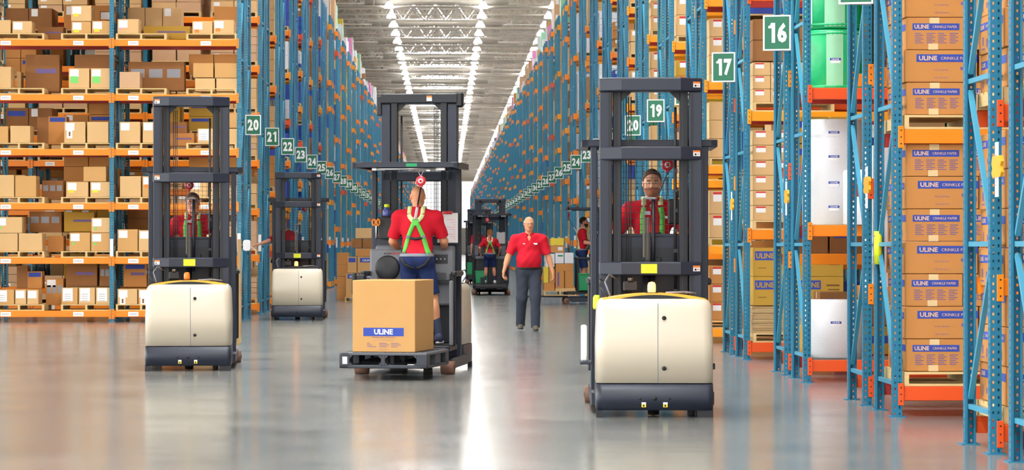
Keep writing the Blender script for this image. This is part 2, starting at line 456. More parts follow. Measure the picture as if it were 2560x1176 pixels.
def sdf_obj(name,s,h,m,parent,clip=None,noise=0,slots=None,mats=None):
    Fd,lo,ax=s.field(h)
    if noise:
        X,Y,Z=np.meshgrid(*ax,indexing='ij',sparse=True)
        Fd=Fd+noise*fold(X,Y,Z)
    if clip:
        X,Y,Z=np.meshgrid(*ax,indexing='ij',sparse=True)
        for c_ in clip: Fd=np.maximum(Fd,c_(X,Y,Z))
    V_,Q=nets(Fd,lo,h)
    sl=None
    if slots: sl=slots(V_[Q].mean(1))
    return link(name,mesh_np(name,V_,Q,mats or [m],sl),parent)
def fold(X,Y,Z):
    return np.sin(X*22+Z*13+2*np.sin(Z*8+Y*7))*np.sin(Z*17-Y*15+X*5)+.5*np.sin(Z*39+X*24+3*np.sin(X*11))
FOLD=.005
def rotm(axis,a): return np.array(Matrix.Rotation(a,3,axis))
def ik(a,b,l1,l2,bend):
    a=V3(*a);b=V3(*b);d=b-a;L=np.linalg.norm(d); mx=(l1+l2)*.995
    if L>mx: b=a+d/L*mx; d=b-a; L=mx
    x=(l1*l1-l2*l2+L*L)/(2*L); y=math.sqrt(max(l1*l1-x*x,0)); d=d/L
    u=V3(*bend); u=u-d*(u@d); u/=np.linalg.norm(u)
    return a+d*x+u*y,b
def hand(s,wrist,d,n,side,curl,sc=1.0,kf=.008):
    """palm and five fingers; d = direction of the fingers, n = the way the palm faces, side = +1/-1: which way the thumb leaves"""
    d=V3(*d);d/=np.linalg.norm(d);n=V3(*n);n=n-d*(n@d);n/=np.linalg.norm(n);t=np.cross(d,n)*side
    W=V3(*wrist)
    for q in (-.028,-.009,.010,.028):
        s.cap(W+d*.02*sc+t*q*.75*sc,W+d*.085*sc+t*q*sc,.016*sc,.0135*sc,k=.014)
    for i,(q,L) in enumerate(((-.031,.060),(-.0105,.075),(.0105,.082),(.031,.074))):
        p=W+d*.088*sc+t*q*sc; a=curl*(1+.12*i if i<3 else 1); ang=a*.5; r=.0092*sc
        for sg,fr in enumerate((.45,.30,.25)):
            v=d*math.cos(ang)+n*math.sin(ang); e=p+v*L*fr*sc; s.cap(p,e,r,r*.9,k=kf if sg else .012); p=e; r*=.9; ang+=a*.8
    p=W+d*.03*sc+t*.028*sc; v=d*.62+t*.62+n*.35; v/=np.linalg.norm(v); e=p+v*.045*sc; s.cap(p,e,.013*sc,.011*sc,k=.014)
    v=d*.85+t*.2+n*.5; v/=np.linalg.norm(v); s.cap(e,e+v*.036*sc,.0105*sc,.0085*sc,k=kf)
def head_sdf(s,c,R,female=False):
    """c: middle of the head (eye height); R: rotation (local y forward)"""
    c=V3(*c)
    def P(x,y,z): return c+R@V3(x,y,z)
    E=lambda x,y,z,r,k=.02,sub=False: s.ell(P(x,y,z),r,k,sub,rot=R)
    C=lambda a,b,r1,r2,k=.012,sub=False: s.cap(P(*a),P(*b),r1,r2,k,sub)
    E(0,-.012,.028,(.077,.094,.088),.03)
    E(0,.028,-.035,(.060,.066,.078),.03)
    C((0,.052,-.088),(0,.062,-.088),.027,.024,.03)       # chin
    for x in (-1,1):
        C((x*.052,-.01,-.055),(x*.022,.048,-.092),.021,.02,.025)   # jaw line
        E(x*.036,.060,-.022,(.024,.02,.018),.02)           # cheek
        E(x*.030,.094,.004,(.019,.013,.011),.012,True)      # eye socket
        C((x*.012,.086,.022),(x*.046,.074,.022),.008,.007,.014)   # brow
        C((x*.017,.085,.0115),(x*.043,.078,.0105),.0052,.0046,.005); C((x*.019,.083,-.0065),(x*.041,.077,-.0055),.0045,.004,.005)
        E(x*.079,-.008,-.005,(.011,.020,.031),.006)         # ear
        E(x*.086,-.002,-.003,(.004,.010,.017),.004,True)
        E(x*.012,.101,-.030,(.009,.009,.007),.006)         # nostril wing
    C((0,.083,.012),(0,.108,-.024),.0085,.0125,.012)        # nose
    E(0,.084,-.054,(.026,.012,.0065),.006)                  # lips
    E(0,.083,-.064,(.022,.012,.0065),.006)
    E(0,.094,-.0588,(.022,.006,.0018),.002,True)
    return P
def person(name,label,loc,rz,height=1.78,fat=0.0,lean=0.0,turn=0.0,nod=0.0,feet=None,hands=None,elbow=None,h=.006,
           skin='skin',hair=None,haircol='hair_brown',beard=None,glasses=False,polo='polo',legs='shorts',legcol='navy',shoes='shoe_navy',
           socks=None,gloves=None,harness=None,group=None,shoulder=1.0,lower=True,fingers=True,badge=False,curl=(.7,.7),handdir=None,lanyard=None):
    root=empty(name,loc,rz,label,'person',group)
    k=height/1.78; sh=.185*shoulder*k
    fwd=lambda z:(math.tan(lean)*(z-.95*k))
    Z=lambda v:v*k
    feet=feet or [(-.11,.0),(.11,.0)]
    fz=[f[2] if len(f)>2 else 0 for f in feet]
    hip=[V3(-.09*k,0,Z(.93)),V3(.09*k,0,Z(.93))]
    ank=[V3(feet[i][0],feet[i][1],Z(.09)+fz[i]) for i in (0,1)]
    knee=[None,None]
    for i in (0,1): knee[i],ank[i]=ik(hip[i],ank[i],.425*k,.42*k,(0.05*(1 if i else -1),1,0))
    neck=V3(0,fwd(Z(1.50))-.005,Z(1.50)); shl=[V3(x*sh,fwd(Z(1.44))-.01,Z(1.415)) for x in (-1,1)]
    hands=hands or [(-.27,.05,.80),(.27,.05,.80)]
    elbow=elbow or [(-.5,-1,-.2),(.5,-1,-.2)]
    elb=[None,None];wr=[None,None]
    for i in (0,1): elb[i],wr[i]=ik(shl[i],V3(*hands[i])*V3(k,k,k),.285*k,.255*k,elbow[i])
    body=SDF()
    def torso(s,d=0.0,kk=.06):
        s.ell((0,fwd(Z(1.30))+.0,Z(1.30)),(.155*k*shoulder+d,.105*k+d+fat*.35,.17*k+d),kk)
        s.ell((0,fwd(Z(1.38))-.012,Z(1.39)),(.165*k*shoulder+d,.09*k+d,.10*k+d),kk)
        s.ell((0,fwd(Z(1.10))+.01+fat*.45,Z(1.10)),(.138*k+d+fat*.75,.098*k+d+fat,.15*k+d),kk)
        s.ell((0,-.005,Z(.95)),(.155*k+d+fat*.45,.110*k+d+fat*.35,.12*k+d),kk)
        for x in (0,1): s.cap((shl[x]*V3(.25,1,0)+V3(0,0,Z(1.455))),shl[x],.042*k+d,.060*k+d,kk)
        for x in (-1,1): s.ell((x*.072*k,-.045,Z(.95)),(.080*k+d,.080*k+d,.09*k+d),.05)
    torso(body)
    for x in (-1,1): body.ell((x*.075*k,-.055,Z(.93)),(.085*k,.085*k,.10*k),.05)
    body.cap(neck-V3(0,.0,.04),neck+V3(0,.012,.075*k),.062*k,.056*k,.04)
    for i in (0,1):
        body.cap(shl[i],elb[i],.052*k,.040*k,.03); body.cap(elb[i],wr[i],.041*k,.026*k,.02)
        body.cap(elb[i]+(wr[i]-elb[i])*.15,elb[i]+(wr[i]-elb[i])*.45,.041*k,.036*k,.03)
        body.cap(hip[i],knee[i],.085*k+fat*.1,.056*k,.04); body.cap(knee[i],ank[i],.054*k,.036*k,.03)
        cf=knee[i]+(ank[i]-knee[i])*.3+V3(0,-.022,0); body.ell(cf,(.052*k,.055*k,.10*k),.04)
        body.cap(ank[i]+V3(0,-.03,-.045*k),ank[i]+V3(0,.13*k,-.058*k),.035*k,.028*k,.03)
    Rh=rotm('Z',turn)@rotm('X',nod)
    hc=neck+V3(0,.012,0)+Rh@V3(0,.016,.158*k)
    hs=SDF(); P=head_sdf(hs,hc,Rh)
    if k<.99 or k>1.01:
        pass
    body.p+=hs.p
    hd=[]
    for i in (0,1):
        d=wr[i]-elb[i]; d/=np.linalg.norm(d)
        if handdir and handdir[i] is not None: d=V3(*handdir[i][0]); n=V3(*handdir[i][1])
        else: n=V3(-1 if i else 1,.15,0)
        hx=SDF(); hand(hx,wr[i],d,n,(1 if i==0 else -1),curl[i],sc=.98*k if fingers else 1.0); hd.append(hx); body.p+=hx.p
    # the body: one mesh, with lips of a redder skin and stubble where the photo shows it
    Ri=Rh.T
    def slots(cn):
        q=(cn-hc)@Rh
        sl=np.zeros(len(cn),int)
        lip=(np.abs(q[:,0])<.024)&(q[:,1]>.078)&(q[:,2]<-.048)&(q[:,2]>-.071); sl[lip]=1
        eb=(np.abs(q[:,0])>.014)&(np.abs(q[:,0])<.047)&(q[:,1]>.066)&(q[:,2]>.0175)&(q[:,2]<.0265)
        sl[eb]=2
        return sl
    sdf_obj('body',body,h,skin,root,slots=slots,mats=[skin,'lip',haircol])
    for x in (-1,1):
        e=MB(); pc=P(x*.030,.0735,.003); e.ball(pc,.0120,'eye_white',12,8)
        pi_=P(x*.030,.0815,.003); e.ball(pi_,.0058,'eye_iris',10,6); e.build('eye',root)
    if hair:
        hh=SDF()
        hh.ell(P(0,-.014,.030),(.085,.100,.098),.02,rot=Rh)
        if hair=='long':
            hh.ell(P(0,-.085,-.01),(.055,.045,.07),.03,rot=Rh); hh.cap(P(0,-.115,-.01),P(0,-.13,-.13),.03,.018,.03)
        def cl(X,Y,Zz):
            x=X-hc[0];y=Y-hc[1];z=Zz-hc[2]
            ly=Rh[0,1]*x+Rh[1,1]*y+Rh[2,1]*z; lz=Rh[0,2]*x+Rh[1,2]*y+Rh[2,2]*z; lx=Rh[0,0]*x+Rh[1,0]*y+Rh[2,0]*z
            if hair=='fringe': f=np.maximum(np.maximum(ly-.0,lz-.05),-(lz+.055))
            else: f=np.maximum(ly*.75-lz*.62+.002-.0*lx, -(lz+.06)); f=np.maximum(f, np.where((ly>.012),(-(lz-.052+.25*np.abs(lx))),-1.0))
            return f
        sdf_obj('hair',hh,max(h*.9,.005),haircol,root,clip=[cl],noise=.0022)
    if beard:
        bb=SDF(); bb.ell(P(0,.030,-.045),(.0620,.0680,.074),.02,rot=Rh)
        for x in (-1,1): bb.cap(P(x*.053,-.01,-.052),P(x*.022,.050,-.094),.0225,.0215,.025)
        bb.cap(P(0,.054,-.090),P(0,.064,-.090),.0285,.0255,.03)
        bb.ell(P(0,.086,-.0585),(.021,.03,.0085),.003,True,rot=Rh)
        def cb(X,Y,Zz):
            x=X-hc[0];y=Y-hc[1];z=Zz-hc[2]
            ly=Rh[0,1]*x+Rh[1,1]*y+Rh[2,1]*z; lz=Rh[0,2]*x+Rh[1,2]*y+Rh[2,2]*z; lx=Rh[0,0]*x+Rh[1,0]*y+Rh[2,0]*z
            top=np.where(np.abs(lx)<.03,-.040,-.040+ (np.abs(lx)-.03)*1.6)
            return np.maximum(lz-top,.002-ly)
        sdf_obj('beard',bb,max(h*.8,.0045),beard,root,clip=[cb],noise=.0008)
    if glasses:
        g=MB()
        for x in (-1,1):
            pts=[P(x*.031+.021*math.cos(a)*1.0,.106,.004+.015*math.sin(a)) for a in np.linspace(0,2*PI,13)]
            g.path(pts,.0018,'black',5)
            g.path([P(x*.052,.104,.008),P(x*.080,.08,.008),P(x*.086,-.005,.004)],.0018,'black',5)
        g.path([P(-.010,.107,.006),P(.010,.107,.006)],.0018,'black',5)
        g.build('glasses',root)
    # polo shirt
    st=SDF(); torso(st,.019)
    for i in (0,1):
        st.cap(shl[i],shl[i]+(elb[i]-shl[i])*.9,.072*k,.070*k,.04)
    hem=Z(1.0) if legs=='shorts' else Z(.965)
    noiseamp=FOLD
    cut=[lambda X,Y,Zz:(hem-Zz)+.0*X]
    neckc=neck+V3(0,.01,.0)
    def neckcut(X,Y,Zz): return Zz-(neck[2]+.0-.45*np.clip(Y-neck[1],0,.06))
    zV=neck[2]-.115*k
    cut.append(lambda X,Y,Zz: np.minimum((Zz-zV)*.40-np.abs(X),Y-neck[1]-.01))
    # sleeves end cleanly
    for i in (0,1):
        A=shl[i]; B=elb[i]; d=(B-A)/np.linalg.norm(B-A); e=A+(B-A)*.84
        def sc_(X,Y,Zz,e=e,d=d,i=i,A=A):
            f=(X-e[0])*d[0]+(Y-e[1])*d[1]+(Zz-e[2])*d[2]
            # only near the arm
            px=X-A[0];py=Y-A[1];pz=Zz-A[2]; t=px*d[0]+py*d[1]+pz*d[2]
            r=np.sqrt(np.maximum((px-t*d[0])**2+(py-t*d[1])**2+(pz-t*d[2])**2,0))
            near=(r<.11)&((X>A[0]-.02) if i else (X<A[0]+.02))
            return np.where(near,f,-1.)
        cut.append(sc_)
    sdf_obj('polo_shirt',st,h,polo,root,clip=cut,noise=noiseamp)
    co=SDF()
    for a in np.linspace(-2.5,2.5,11):
        pass
    ring=[neck+V3(.070*k*math.sin(a),.072*k*math.cos(a)+.004,.008-.034*max(0,math.cos(a))**2) for a in np.linspace(.35,2*PI-.35,15)]
    for p,q in zip(ring,ring[1:]): co.cap(p,q,.013,.013,.01); co.cap(p+V3(0,0,.016),q+V3(0,0,.016),.010,.010,.01)
    for x,p in ((1,ring[0]),(-1,ring[-1])):
        yy=surf_pt(st,x*.048,neck[2]-.055,1); q=V3(x*.052,yy+.004,neck[2]-.062); co.cap(p,q,.011,.006,.012); co.cap(p+V3(x*.018,-.004,.0),q,.011,.006,.012)
    sdf_obj('collar',co,max(h*.8,.005),polo+'_dark' if polo=='polo' else polo,root)
    if badge:
        b=MB()
        for (x,wd,hg) in ((-.095,.075,.026),(.085,.035,.012)):
            g=surf_pt(st,x,Z(1.35),1)
            b.box(x-wd/2,x+wd/2,g-.004,g+.006,Z(1.35)-hg/2,Z(1.35)+hg/2,'label_white')
        b.build('embroidery',root)
    # shorts or trousers
    if lower:
        sh_=SDF(); torso(sh_,.012); sh_.ell((0,-.005,Z(.93)),(.163*k+fat*.45,.118*k+fat*.35,.11*k),.05)
        for i in (0,1):
            sh_.ell((( -1,1)[i]*.075*k,-.055,Z(.93)),(.093*k,.092*k,.11*k),.05)
            if legs=='shorts': sh_.cap(hip[i],knee[i]+(hip[i]-knee[i])*.0,.100*k+fat*.1,.088*k,.04)
            else:
                sh_.cap(hip[i],knee[i],.103*k+fat*.12,.082*k,.04); sh_.cap(knee[i],ank[i]+V3(0,0,-.02),.080*k,.070*k,.04)
        zt=Z(1.02)
        cl=[lambda X,Y,Zz:Zz-zt]
        for i in (0,1):
            if legs=='shorts':
                e=knee[i]+(hip[i]-knee[i])*.10; d=(knee[i]-hip[i])/np.linalg.norm(knee[i]-hip[i])
                cl.append(lambda X,Y,Zz,e=e,d=d,i=i: np.where((X>0) if i else (X<=0),(X-e[0])*d[0]+(Y-e[1])*d[1]+(Zz-e[2])*d[2],-1.))
            else:
                zz=ank[i][2]-.05
                cl.append(lambda X,Y,Zz,zz=zz,i=i: np.where((X>0) if i else (X<=0),zz-Zz,-1.))
        sdf_obj('shorts' if legs=='shorts' else 'trousers',sh_,h,legcol,root,clip=cl,noise=.003)
        bt=SDF(); torso(bt,.027)
        sdf_obj('belt',bt,h,'belt_grey' if legs=='shorts' else 'black',root,clip=[lambda X,Y,Zz:np.abs(Zz-Z(.995 if legs=='shorts' else .97))-.018])
        for i in (0,1):
            a=ank[i]; sho=SDF()
            sho.cap(a+V3(0,-.035,-.048*k),a+V3(.0,.135*k,-.060*k),.043*k,.036*k,.03); sho.cap(a+V3(0,-.03,-.02),a+V3(0,.06,-.045*k),.045*k,.036*k,.03)
            zb=a[2]-.09*k
            sdf_obj('shoe',sho,h*.9,shoes,root,clip=[lambda X,Y,Zz,zb=zb:zb+.012-Zz])
            so=MB()
            pts=[]
            for q in np.linspace(0,2*PI,20,endpoint=False):
                y=.05+.125*math.cos(q); xx=.046*math.sin(q)*(1 if math.cos(q)>0 else .9)
                pts.append((a[0]+xx,a[1]+y*k,0))
            so.prism([(p[0],p[1]) for p in pts],'z',zb,zb+.022,'shoe_white' if shoes!='shoe_olive' else 'rubber')
            so.build('sole',root)
            if socks:
                sk=SDF(); sk.cap(knee[i]+(ank[i]-knee[i])*.55,ank[i],.045*k,.041*k,.03)
                sdf_obj('sock',sk,h,socks,root)
    if gloves:
        for i in (0,1):
            gl=hd[i].inflate(.0035); gl.cap(wr[i]-(wr[i]-elb[i])*.12,wr[i]+(wr[i]-elb[i])*.1,.033*k,.031*k,.02)
            sdf_obj('glove',gl,h,gloves,root)
    # harness straps laid on the shirt
    if harness:
        full=st
        def ribbon(pts,wd,m,nm='strap',nseg=22,side=1):
            P0=[];
            pts=np.array(pts,float)
            tt=np.linspace(0,len(pts)-1,nseg); X=np.interp(tt,range(len(pts)),pts[:,0]); ZZ=np.interp(tt,range(len(pts)),pts[:,1])
            mb=MB(); A=[];B=[]
            for i in range(nseg):
                j=min(i+1,nseg-1); j0=max(i-1,0); dx=X[j]-X[j0]; dz=ZZ[j]-ZZ[j0]; L=math.hypot(dx,dz) or 1
                nx,nz=-dz/L*wd/2,dx/L*wd/2
                for lst,sg in ((A,1),(B,-1)):
                    x=X[i]+sg*nx; z=ZZ[i]+sg*nz; y=surf_pt(full,x,z,side); lst.append((x,y+side*.014,z))
            vs=A+B+[(p[0],p[1]-side*.026,p[2]) for p in A+B]; n=nseg; fs=[]
            for i in range(n-1):
                fs+= [(i,i+1,n+i+1,n+i),(2*n+i,3*n+i,3*n+i+1,2*n+i+1),(i,2*n+i,2*n+i+1,i+1),(n+i,n+i+1,3*n+i+1,3*n+i)]
            mb.add(vs,fs,m,smooth=True); return mb.build(nm,root)
        wd=.046*k
        zs=Z(1.44)
        # back
        D=(0,Z(1.36)); pale='strap_pale' if harness=='pale' else 'strap_green'
        for x in (-1,1):
            ribbon([(x*.076*k,zs+.012),(x*.066*k,Z(1.42)),(x*.026,Z(1.375))],wd,'strap_pale',side=-1,nseg=10)
            ribbon([(x*.015,Z(1.36)),(x*.085*k,Z(1.20)),(x*.125*k,Z(1.06)),(x*(.15*k+fat*.3),Z(.99))],wd,pale,side=-1)
            ribbon([(x*.075*k,zs),(x*.088*k,Z(1.36)),(x*.085*k,Z(1.22)),(x*.12*k,Z(1.02))],wd,'strap_green' if harness!='pale' else pale,side=1)
            # over the shoulder
            y0=surf_pt(full,x*.075*k,zs,-1); y1=surf_pt(full,x*.075*k,zs,1); top=[]
            mb=MB(); arc=[]
            for t in np.linspace(0,1,9):
                y=y0+(y1-y0)*t; z=surf_top(full,x*.075*k,y); arc.append((y,z))
            vs=[];n=len(arc)
            for y,z in arc: vs+=[(x*.075*k-wd/2,y,z+.017),(x*.075*k+wd/2,y,z+.017),(x*.075*k-wd/2,y,z-.006),(x*.075*k+wd/2,y,z-.006)]
            fs=[]
            for i in range(n-1):
                a=4*i; b=a+4; fs+=[(a,a+1,b+1,b),(a+2,b+2,b+3,a+3),(a,b,b+2,a+2),(a+1,a+3,b+3,b+1)]
            mb.add(vs,fs,'strap_pale',smooth=True).build('shoulder_strap',root)
            bk=MB(); yb=surf_pt(full,x*.085*k,Z(1.20),-1); bk.box(x*.085*k-.022,x*.085*k+.022,yb-.020,yb-.006,Z(1.20)-.016,Z(1.20)+.016,'truck_grey',.003); bk.build('buckle',root)
        yb=surf_pt(full,0,Z(1.36),-1)
        pd=MB(); pd.prism([(-.038,.03),(.038,.03),(.03,-.035),(-.03,-.035)],'y',yb-.022,yb+.002,'strap_green',M=Matrix.Translation((0,0,Z(1.36)))); pd.build('back_pad',root,bevel=.003)
        dr=MB(); dr.path([(-.022,yb-.02,Z(1.385)),(-.018,yb-.03,Z(1.415)),(.018,yb-.03,Z(1.415)),(.022,yb-.02,Z(1.385))],.004,'steel',6); dr.build('ring',root)
        ribbon([(-.075*k,Z(1.19)),(0,Z(1.175)),(.075*k,Z(1.19))],.03*k,'strap_black','cross_strap',side=-1)
        ribbon([(-.08*k,Z(1.20)),(0,Z(1.195)),(.08*k,Z(1.20))],.034*k,'strap_black','chest_strap',side=1)
        if lower:
            for x in (-1,1):
                full=sh_
                ribbon([(x*.165*k,Z(.97)),(x*.115*k,Z(.89)),(x*.05*k,Z(.855)),(x*.015,Z(.85))],.030*k,'strap_black','leg_strap',side=-1)
                full=st
    return root,dict(wr=wr,elb=elb,head=hc,neck=neck,P=P)
def surf_pt(s,x,z,side):
    ys=np.linspace(.36,-.30,331)*side; P=np.stack([np.full_like(ys,x),ys,np.full_like(ys,z)],1); f=s.at(P)+FOLD*fold(P[:,0],P[:,1],P[:,2])
    i=np.argmax(f<0)
    if not (f<0).any():
        i=np.argmin(f)
    return float(ys[i])
def surf_top(s,x,y):
    zs=np.linspace(1.75,1.2,221); P=np.stack([np.full_like(zs,x),np.full_like(zs,y),zs],1); f=s.at(P)+FOLD*fold(P[:,0],P[:,1],P[:,2]); i=np.argmax(f<0)
    return float(zs[i]) if (f<0).any() else float(zs[np.argmin(f)])
# ------------------------------------------------------------------ order-picker trucks
# local frame: rear of the power unit at y=0, mast at y=.9, operator at y=1.65, forks beyond; x to the side
def rounded(x0,x1,y0,y1,r,n=5,back=None):
    pts=[]
    rb=r if back is None else back
    for cx,cy,a0,rr in ((x1-r,y0+r,-PI/2,r),(x1-rb,y1-rb,0,rb),(x0+rb,y1-rb,PI/2,rb),(x0+r,y0+r,PI,r)):
        for i in range(n+1):
            a=a0+PI/2*i/n; pts.append((cx+rr*math.cos(a),cy+rr*math.sin(a)))
    return pts
def loft(mb,rings,m,cap0=True,cap1=True):
    n=len(rings[0][0]); vs=[]
    for pts,z in rings:
        for p in pts: vs.append((p[0],p[1],z))
    fs=[]
    for k in range(len(rings)-1):
        for i in range(n):
            j=(i+1)%n; fs.append((k*n+i,k*n+j,(k+1)*n+j,(k+1)*n+i))
    mb.add(vs,fs,m,smooth=True)
    o=len(mb.v)-len(vs); q=mb.mi(m)
    if cap0: mb.f.append(tuple(o+i for i in range(n))[::-1]); mb.m.append(q); mb.sm.append(False)
    if cap1: mb.f.append(tuple(o+(len(rings)-1)*n+i for i in range(n))); mb.m.append(q); mb.sm.append(False)
def warn_label(parent,x,z,y):
    l=MB(); l.box(x-.034,x+.034,y-.004,y,z-.026,z+.026,'label_white'); l.box(x-.034,x+.034,y-.0055,y-.004,z+.009,z+.026,'label_orange')
    l.prism([(x-.022,z-.019),(x-.004,z-.019),(x-.006,z-.002),(x-.018,z+.002)],'y',y-.0055,y-.004,'ink'); l.box(x+.004,x+.026,y-.0055,y-.004,z-.012,z-.009,'ink'); l.box(x+.004,x+.022,y-.0055,y-.004,z-.003,z,'ink')
    l.build('warning_label',parent)
def truck(label,x,y,rz,top=2.82,lit=False,lab=(1,1,1),yellow=True,detail=2,group=None,fore=True,cyl=1.8):
    R=empty('order_picker_truck',(x,y,0),rz,label,'forklift',group)
    # power unit
    m=MB(); W=.475
    loft(m,[(rounded(-W,W,0,.80,.05),.06),(rounded(-W-.004,W+.004,-.004,.80,.05),.16),(rounded(-W,W,0,.80,.05),.272)],'truck')
    m.box(-W,-W+.05,.0,.06,.0,.06,'truck_dark'); m.box(W-.13,W-.0,.02,.10,.0,.06,'truck_dark')
    m.build('chassis_skirt',R)
    if detail>1:
        hl=MB()
        for hx,hr in ((-.12,.011),(0,.017),(.12,.011)): hl.lathe([(hr,-.0065),(hr,0.0),(hr*.6,.006)],'black',(hx,0,.155),12,axis='y')
        hl.build('tow_hole',R)
        if yellow:
            for sx in (-.09,.085):
                q=MB(); q.box(sx-.018,sx+.018,-.008,-.004,.085,.125,'label_yellow'); q.box(sx-.018,sx+.018,-.0095,-.008,.11,.125,'label_white'); q.box(sx-.008,sx+.006,-.0095,-.008,.09,.106,'ink'); q.build('lift_point_label',R)
    w_=MB(); w_.lathe([(.06,-.05),(.115,-.045),(.12,0),(.115,.045),(.06,.05)],'rubber',(0,.3,.12),20,axis='x'); w_.build('drive_wheel',R)
    cst=MB(); cst.lathe([(.03,-.03),(.062,-.028),(.066,0),(.062,.028),(.03,.03)],'rubber',(.3,.12,.066),16,axis='x'); cst.box(.25,.35,.08,.2,.1,.14,'truck_dark'); cst.build('caster_wheel',R)
    c_=MB(); a=.012
    rg=[(rounded(-W+.0,W-.0,.012,.80,.075),.28),(rounded(-W-.002,W+.002,.008,.80,.08),.6),(rounded(-W+.008,W-.008,.012,.80,.09),.88)]
    for t in (.25,.5,.75,1.0):
        i=.008+.06*(1-math.cos(t*PI/2)); rg.append((rounded(-W+i,W-i,.012+i,.80,.09),.88+.085*math.sin(t*PI/2)))
    loft(c_,rg,'cream'); c_.build('battery_cover',R)
    s_=MB(); s_.box(.022,.027,-.001 +.008,.02,.28,.93,'truck_grey'); s_.build('door_seam',R)
    for z in (.40,.81):
        q=MB(); q.lathe([(.016,-.010),(.018,-.004),(.018,.012)],'black',(.075,.008,z),14,axis='y'); q.build('latch',R)
    cp=MB()
    pts=[(x_,.965+.045*(1-(x_/.42)**2)) for x_ in np.linspace(-.42,.42,13)]
    cp.prism([(-.42,.955)]+pts+[(.42,.955)],'y',.09,.55,'yellow_cap' if yellow else 'truck_dark',smooth=True)
    pts=[(x_,.966+.030*(1-(x_/.28)**2)) for x_ in np.linspace(-.28,.28,11)]
    cp.prism([(-.28,.95)]+pts+[(.28,.95)],'y',.082,.0905,'truck_dark')
    cp.build('top_cover',R)
    b=MB(); b.lathe([(.055,0),(.055,.012),(.03,.018)],'truck_dark',(-.02,.16,1.0),20); b.build('beacon_base',R)
    b=MB(); b.lathe([(.031,.0),(.033,.02),(.032,.06),(.024,.078),(.001,.084)],'lamp_lit' if lit else 'lamp_orange',(-.02,.16,1.018),20); b.build('beacon_lens',R)
    if detail>1:
        h=MB(); P=[(-.36,.2,.99),(-.40,.3,1.10),(-.36,.45,1.16),(-.30,.6,1.12)]; h.path(P,.007,'truck_grey',6); h.path([(-.38,.15,.98),(-.44,.2,1.06),(-.44,.4,1.12),(-.40,.7,1.10)],.006,'black',6)
        h.path([(.1,.25,1.01),(.26,.3,1.015),(.36,.5,1.0)],.010,'label_grey',6); h.build('hose',R)
        v=MB(); v.box(-.24,-.12,.55,.66,1.02,1.10,'truck_dark',.008); v.lathe([(.022,0),(.022,.03)],'chain',(-.18,.55,1.10),10); v.build('valve_block',R)
    # mast: outer rails, inner rails, cross members
    for sx in (-1,1):
        o=MB(); o.box(sx*.325,sx*.432,.86,1.0,.10,top-.12,'truck',.006); o.box(sx*.335,sx*.36,.855,.862,.3,top-.14,'truck_dark'); o.build('outer_rail',R)
        o=MB(); o.box(sx*.245,sx*.318,.90,1.0,.14,top-.05,'truck_dark',.005); o.box(sx*.262,sx*.272,.888,.9,.3,top-.1,'truck'); o.box(sx*.292,sx*.302,.888,.9,.3,top-.1,'black')
        o.build('inner_rail',R)
    def cross(z,hh=.115,front=.78):
        q=MB(); P=[(-.437,.99),(-.437,front+.085),(-.25,front),(.25,front),(.437,front+.085),(.437,.99),(.40,1.0),(-.40,1.0)]
        q.prism([(p[0],p[1]) for p in P],'z',z-hh/2,z+hh/2,'truck'); return q.build('cross_member',R,bevel=.012)
    for i,z in enumerate((top-.062,2.178,1.205)):
        cross(z)
        if lab[i] and detail>0: 
            sx=lab[i]; lx=sx*.385; ly=.78+.085*(.385-.25)/.187
            l=MB(); M=Matrix.Translation((lx,ly,z))@Matrix.Rotation(sx*math.atan2(.085,.187),4,'Z')
            l.box(-.032,.032,-.005,-.001,-.024,.024,'label_white',M=M); l.box(-.032,.032,-.0065,-.005,.008,.024,'label_orange',M=M); l.box(-.02,-.004,-.0065,-.005,-.018,-.002,'ink',M=M); l.box(.004,.024,-.0065,-.005,-.010,-.006,'ink',M=M)
            l.build('warning_label',R)
    yl=MB(); yl.box(-.085,.05,.773,.779,1.165,1.243,'lime'); 
    for k in range(3): yl.box(-.05,.02,.7715,.773,1.185+k*.015,1.190+k*.015,'load_yellow')
    yl.build('yellow_label',R)
    for sx in (-1,1): br=MB(); br.prism([(sx*.245,top-.12),(sx*.16,top-.12),(sx*.245,top-.20)],'y',.9,.96,'truck_dark'); br.build('mast_gusset',R)
    # lift cylinder with chain and cables
    cy=MB(); cy.tube((-.03,.96,.3),(-.03,.96,1.28),.035,'truck_dark',12); cy.tube((.025,.955,1.1),(.025,.955,cyl),.017,'truck_dark',12); cy.box(-.06,.045,.93,.99,cyl-.01,cyl+.01,'truck_grey',.004); cy.box(-.065,-.05,.93,.97,1.3,cyl,'chain')
    cy.box(-.05,.0,.94,.97,1.66,1.69,'truck_grey'); cy.build('lift_cylinder',R)
    ch=MB()
    for i in range(44): ch.box(-.046,-.008,.93,.95,1.22+i*.0095,1.2265+i*.0095,'chain'); 
    ch.box(-.042,-.036,.925,.945,1.2,1.64,'black'); ch.box(-.018,-.012,.925,.945,1.2,1.64,'black')
    ch.build('lift_chain',R)
    cb=MB()
    for x_ in (-.205,-.185,-.165): cb.tube((x_,.93,.5),(x_,.93,top-.16),.0045,'black',6)
    cb.tube((.21,.92,.9),(.21,.92,top-.25),.012,'black',6)
    for i in range(9): cb.box(.195,.228,.905,.93,1.0+i*.17,1.03+i*.17,'truck_dark')
    cb.build('mast_cable',R)
    # operator compartment: guard, posts, mesh, panel, platform
    g=MB(); P=[(-.58,1.12),(.58,1.12),(.58,1.92),(.50,2.0),(-.50,2.0),(-.58,1.92)]
    g.box(-.58,.58,1.12,1.17,2.245,2.305,'truck',.006); g.box(-.58,.58,1.95,2.0,2.245,2.305,'truck',.006)
    for sx in (-1,1): g.box(sx*.58,sx*.52,1.12,2.0,2.24,2.30,'truck',.006)
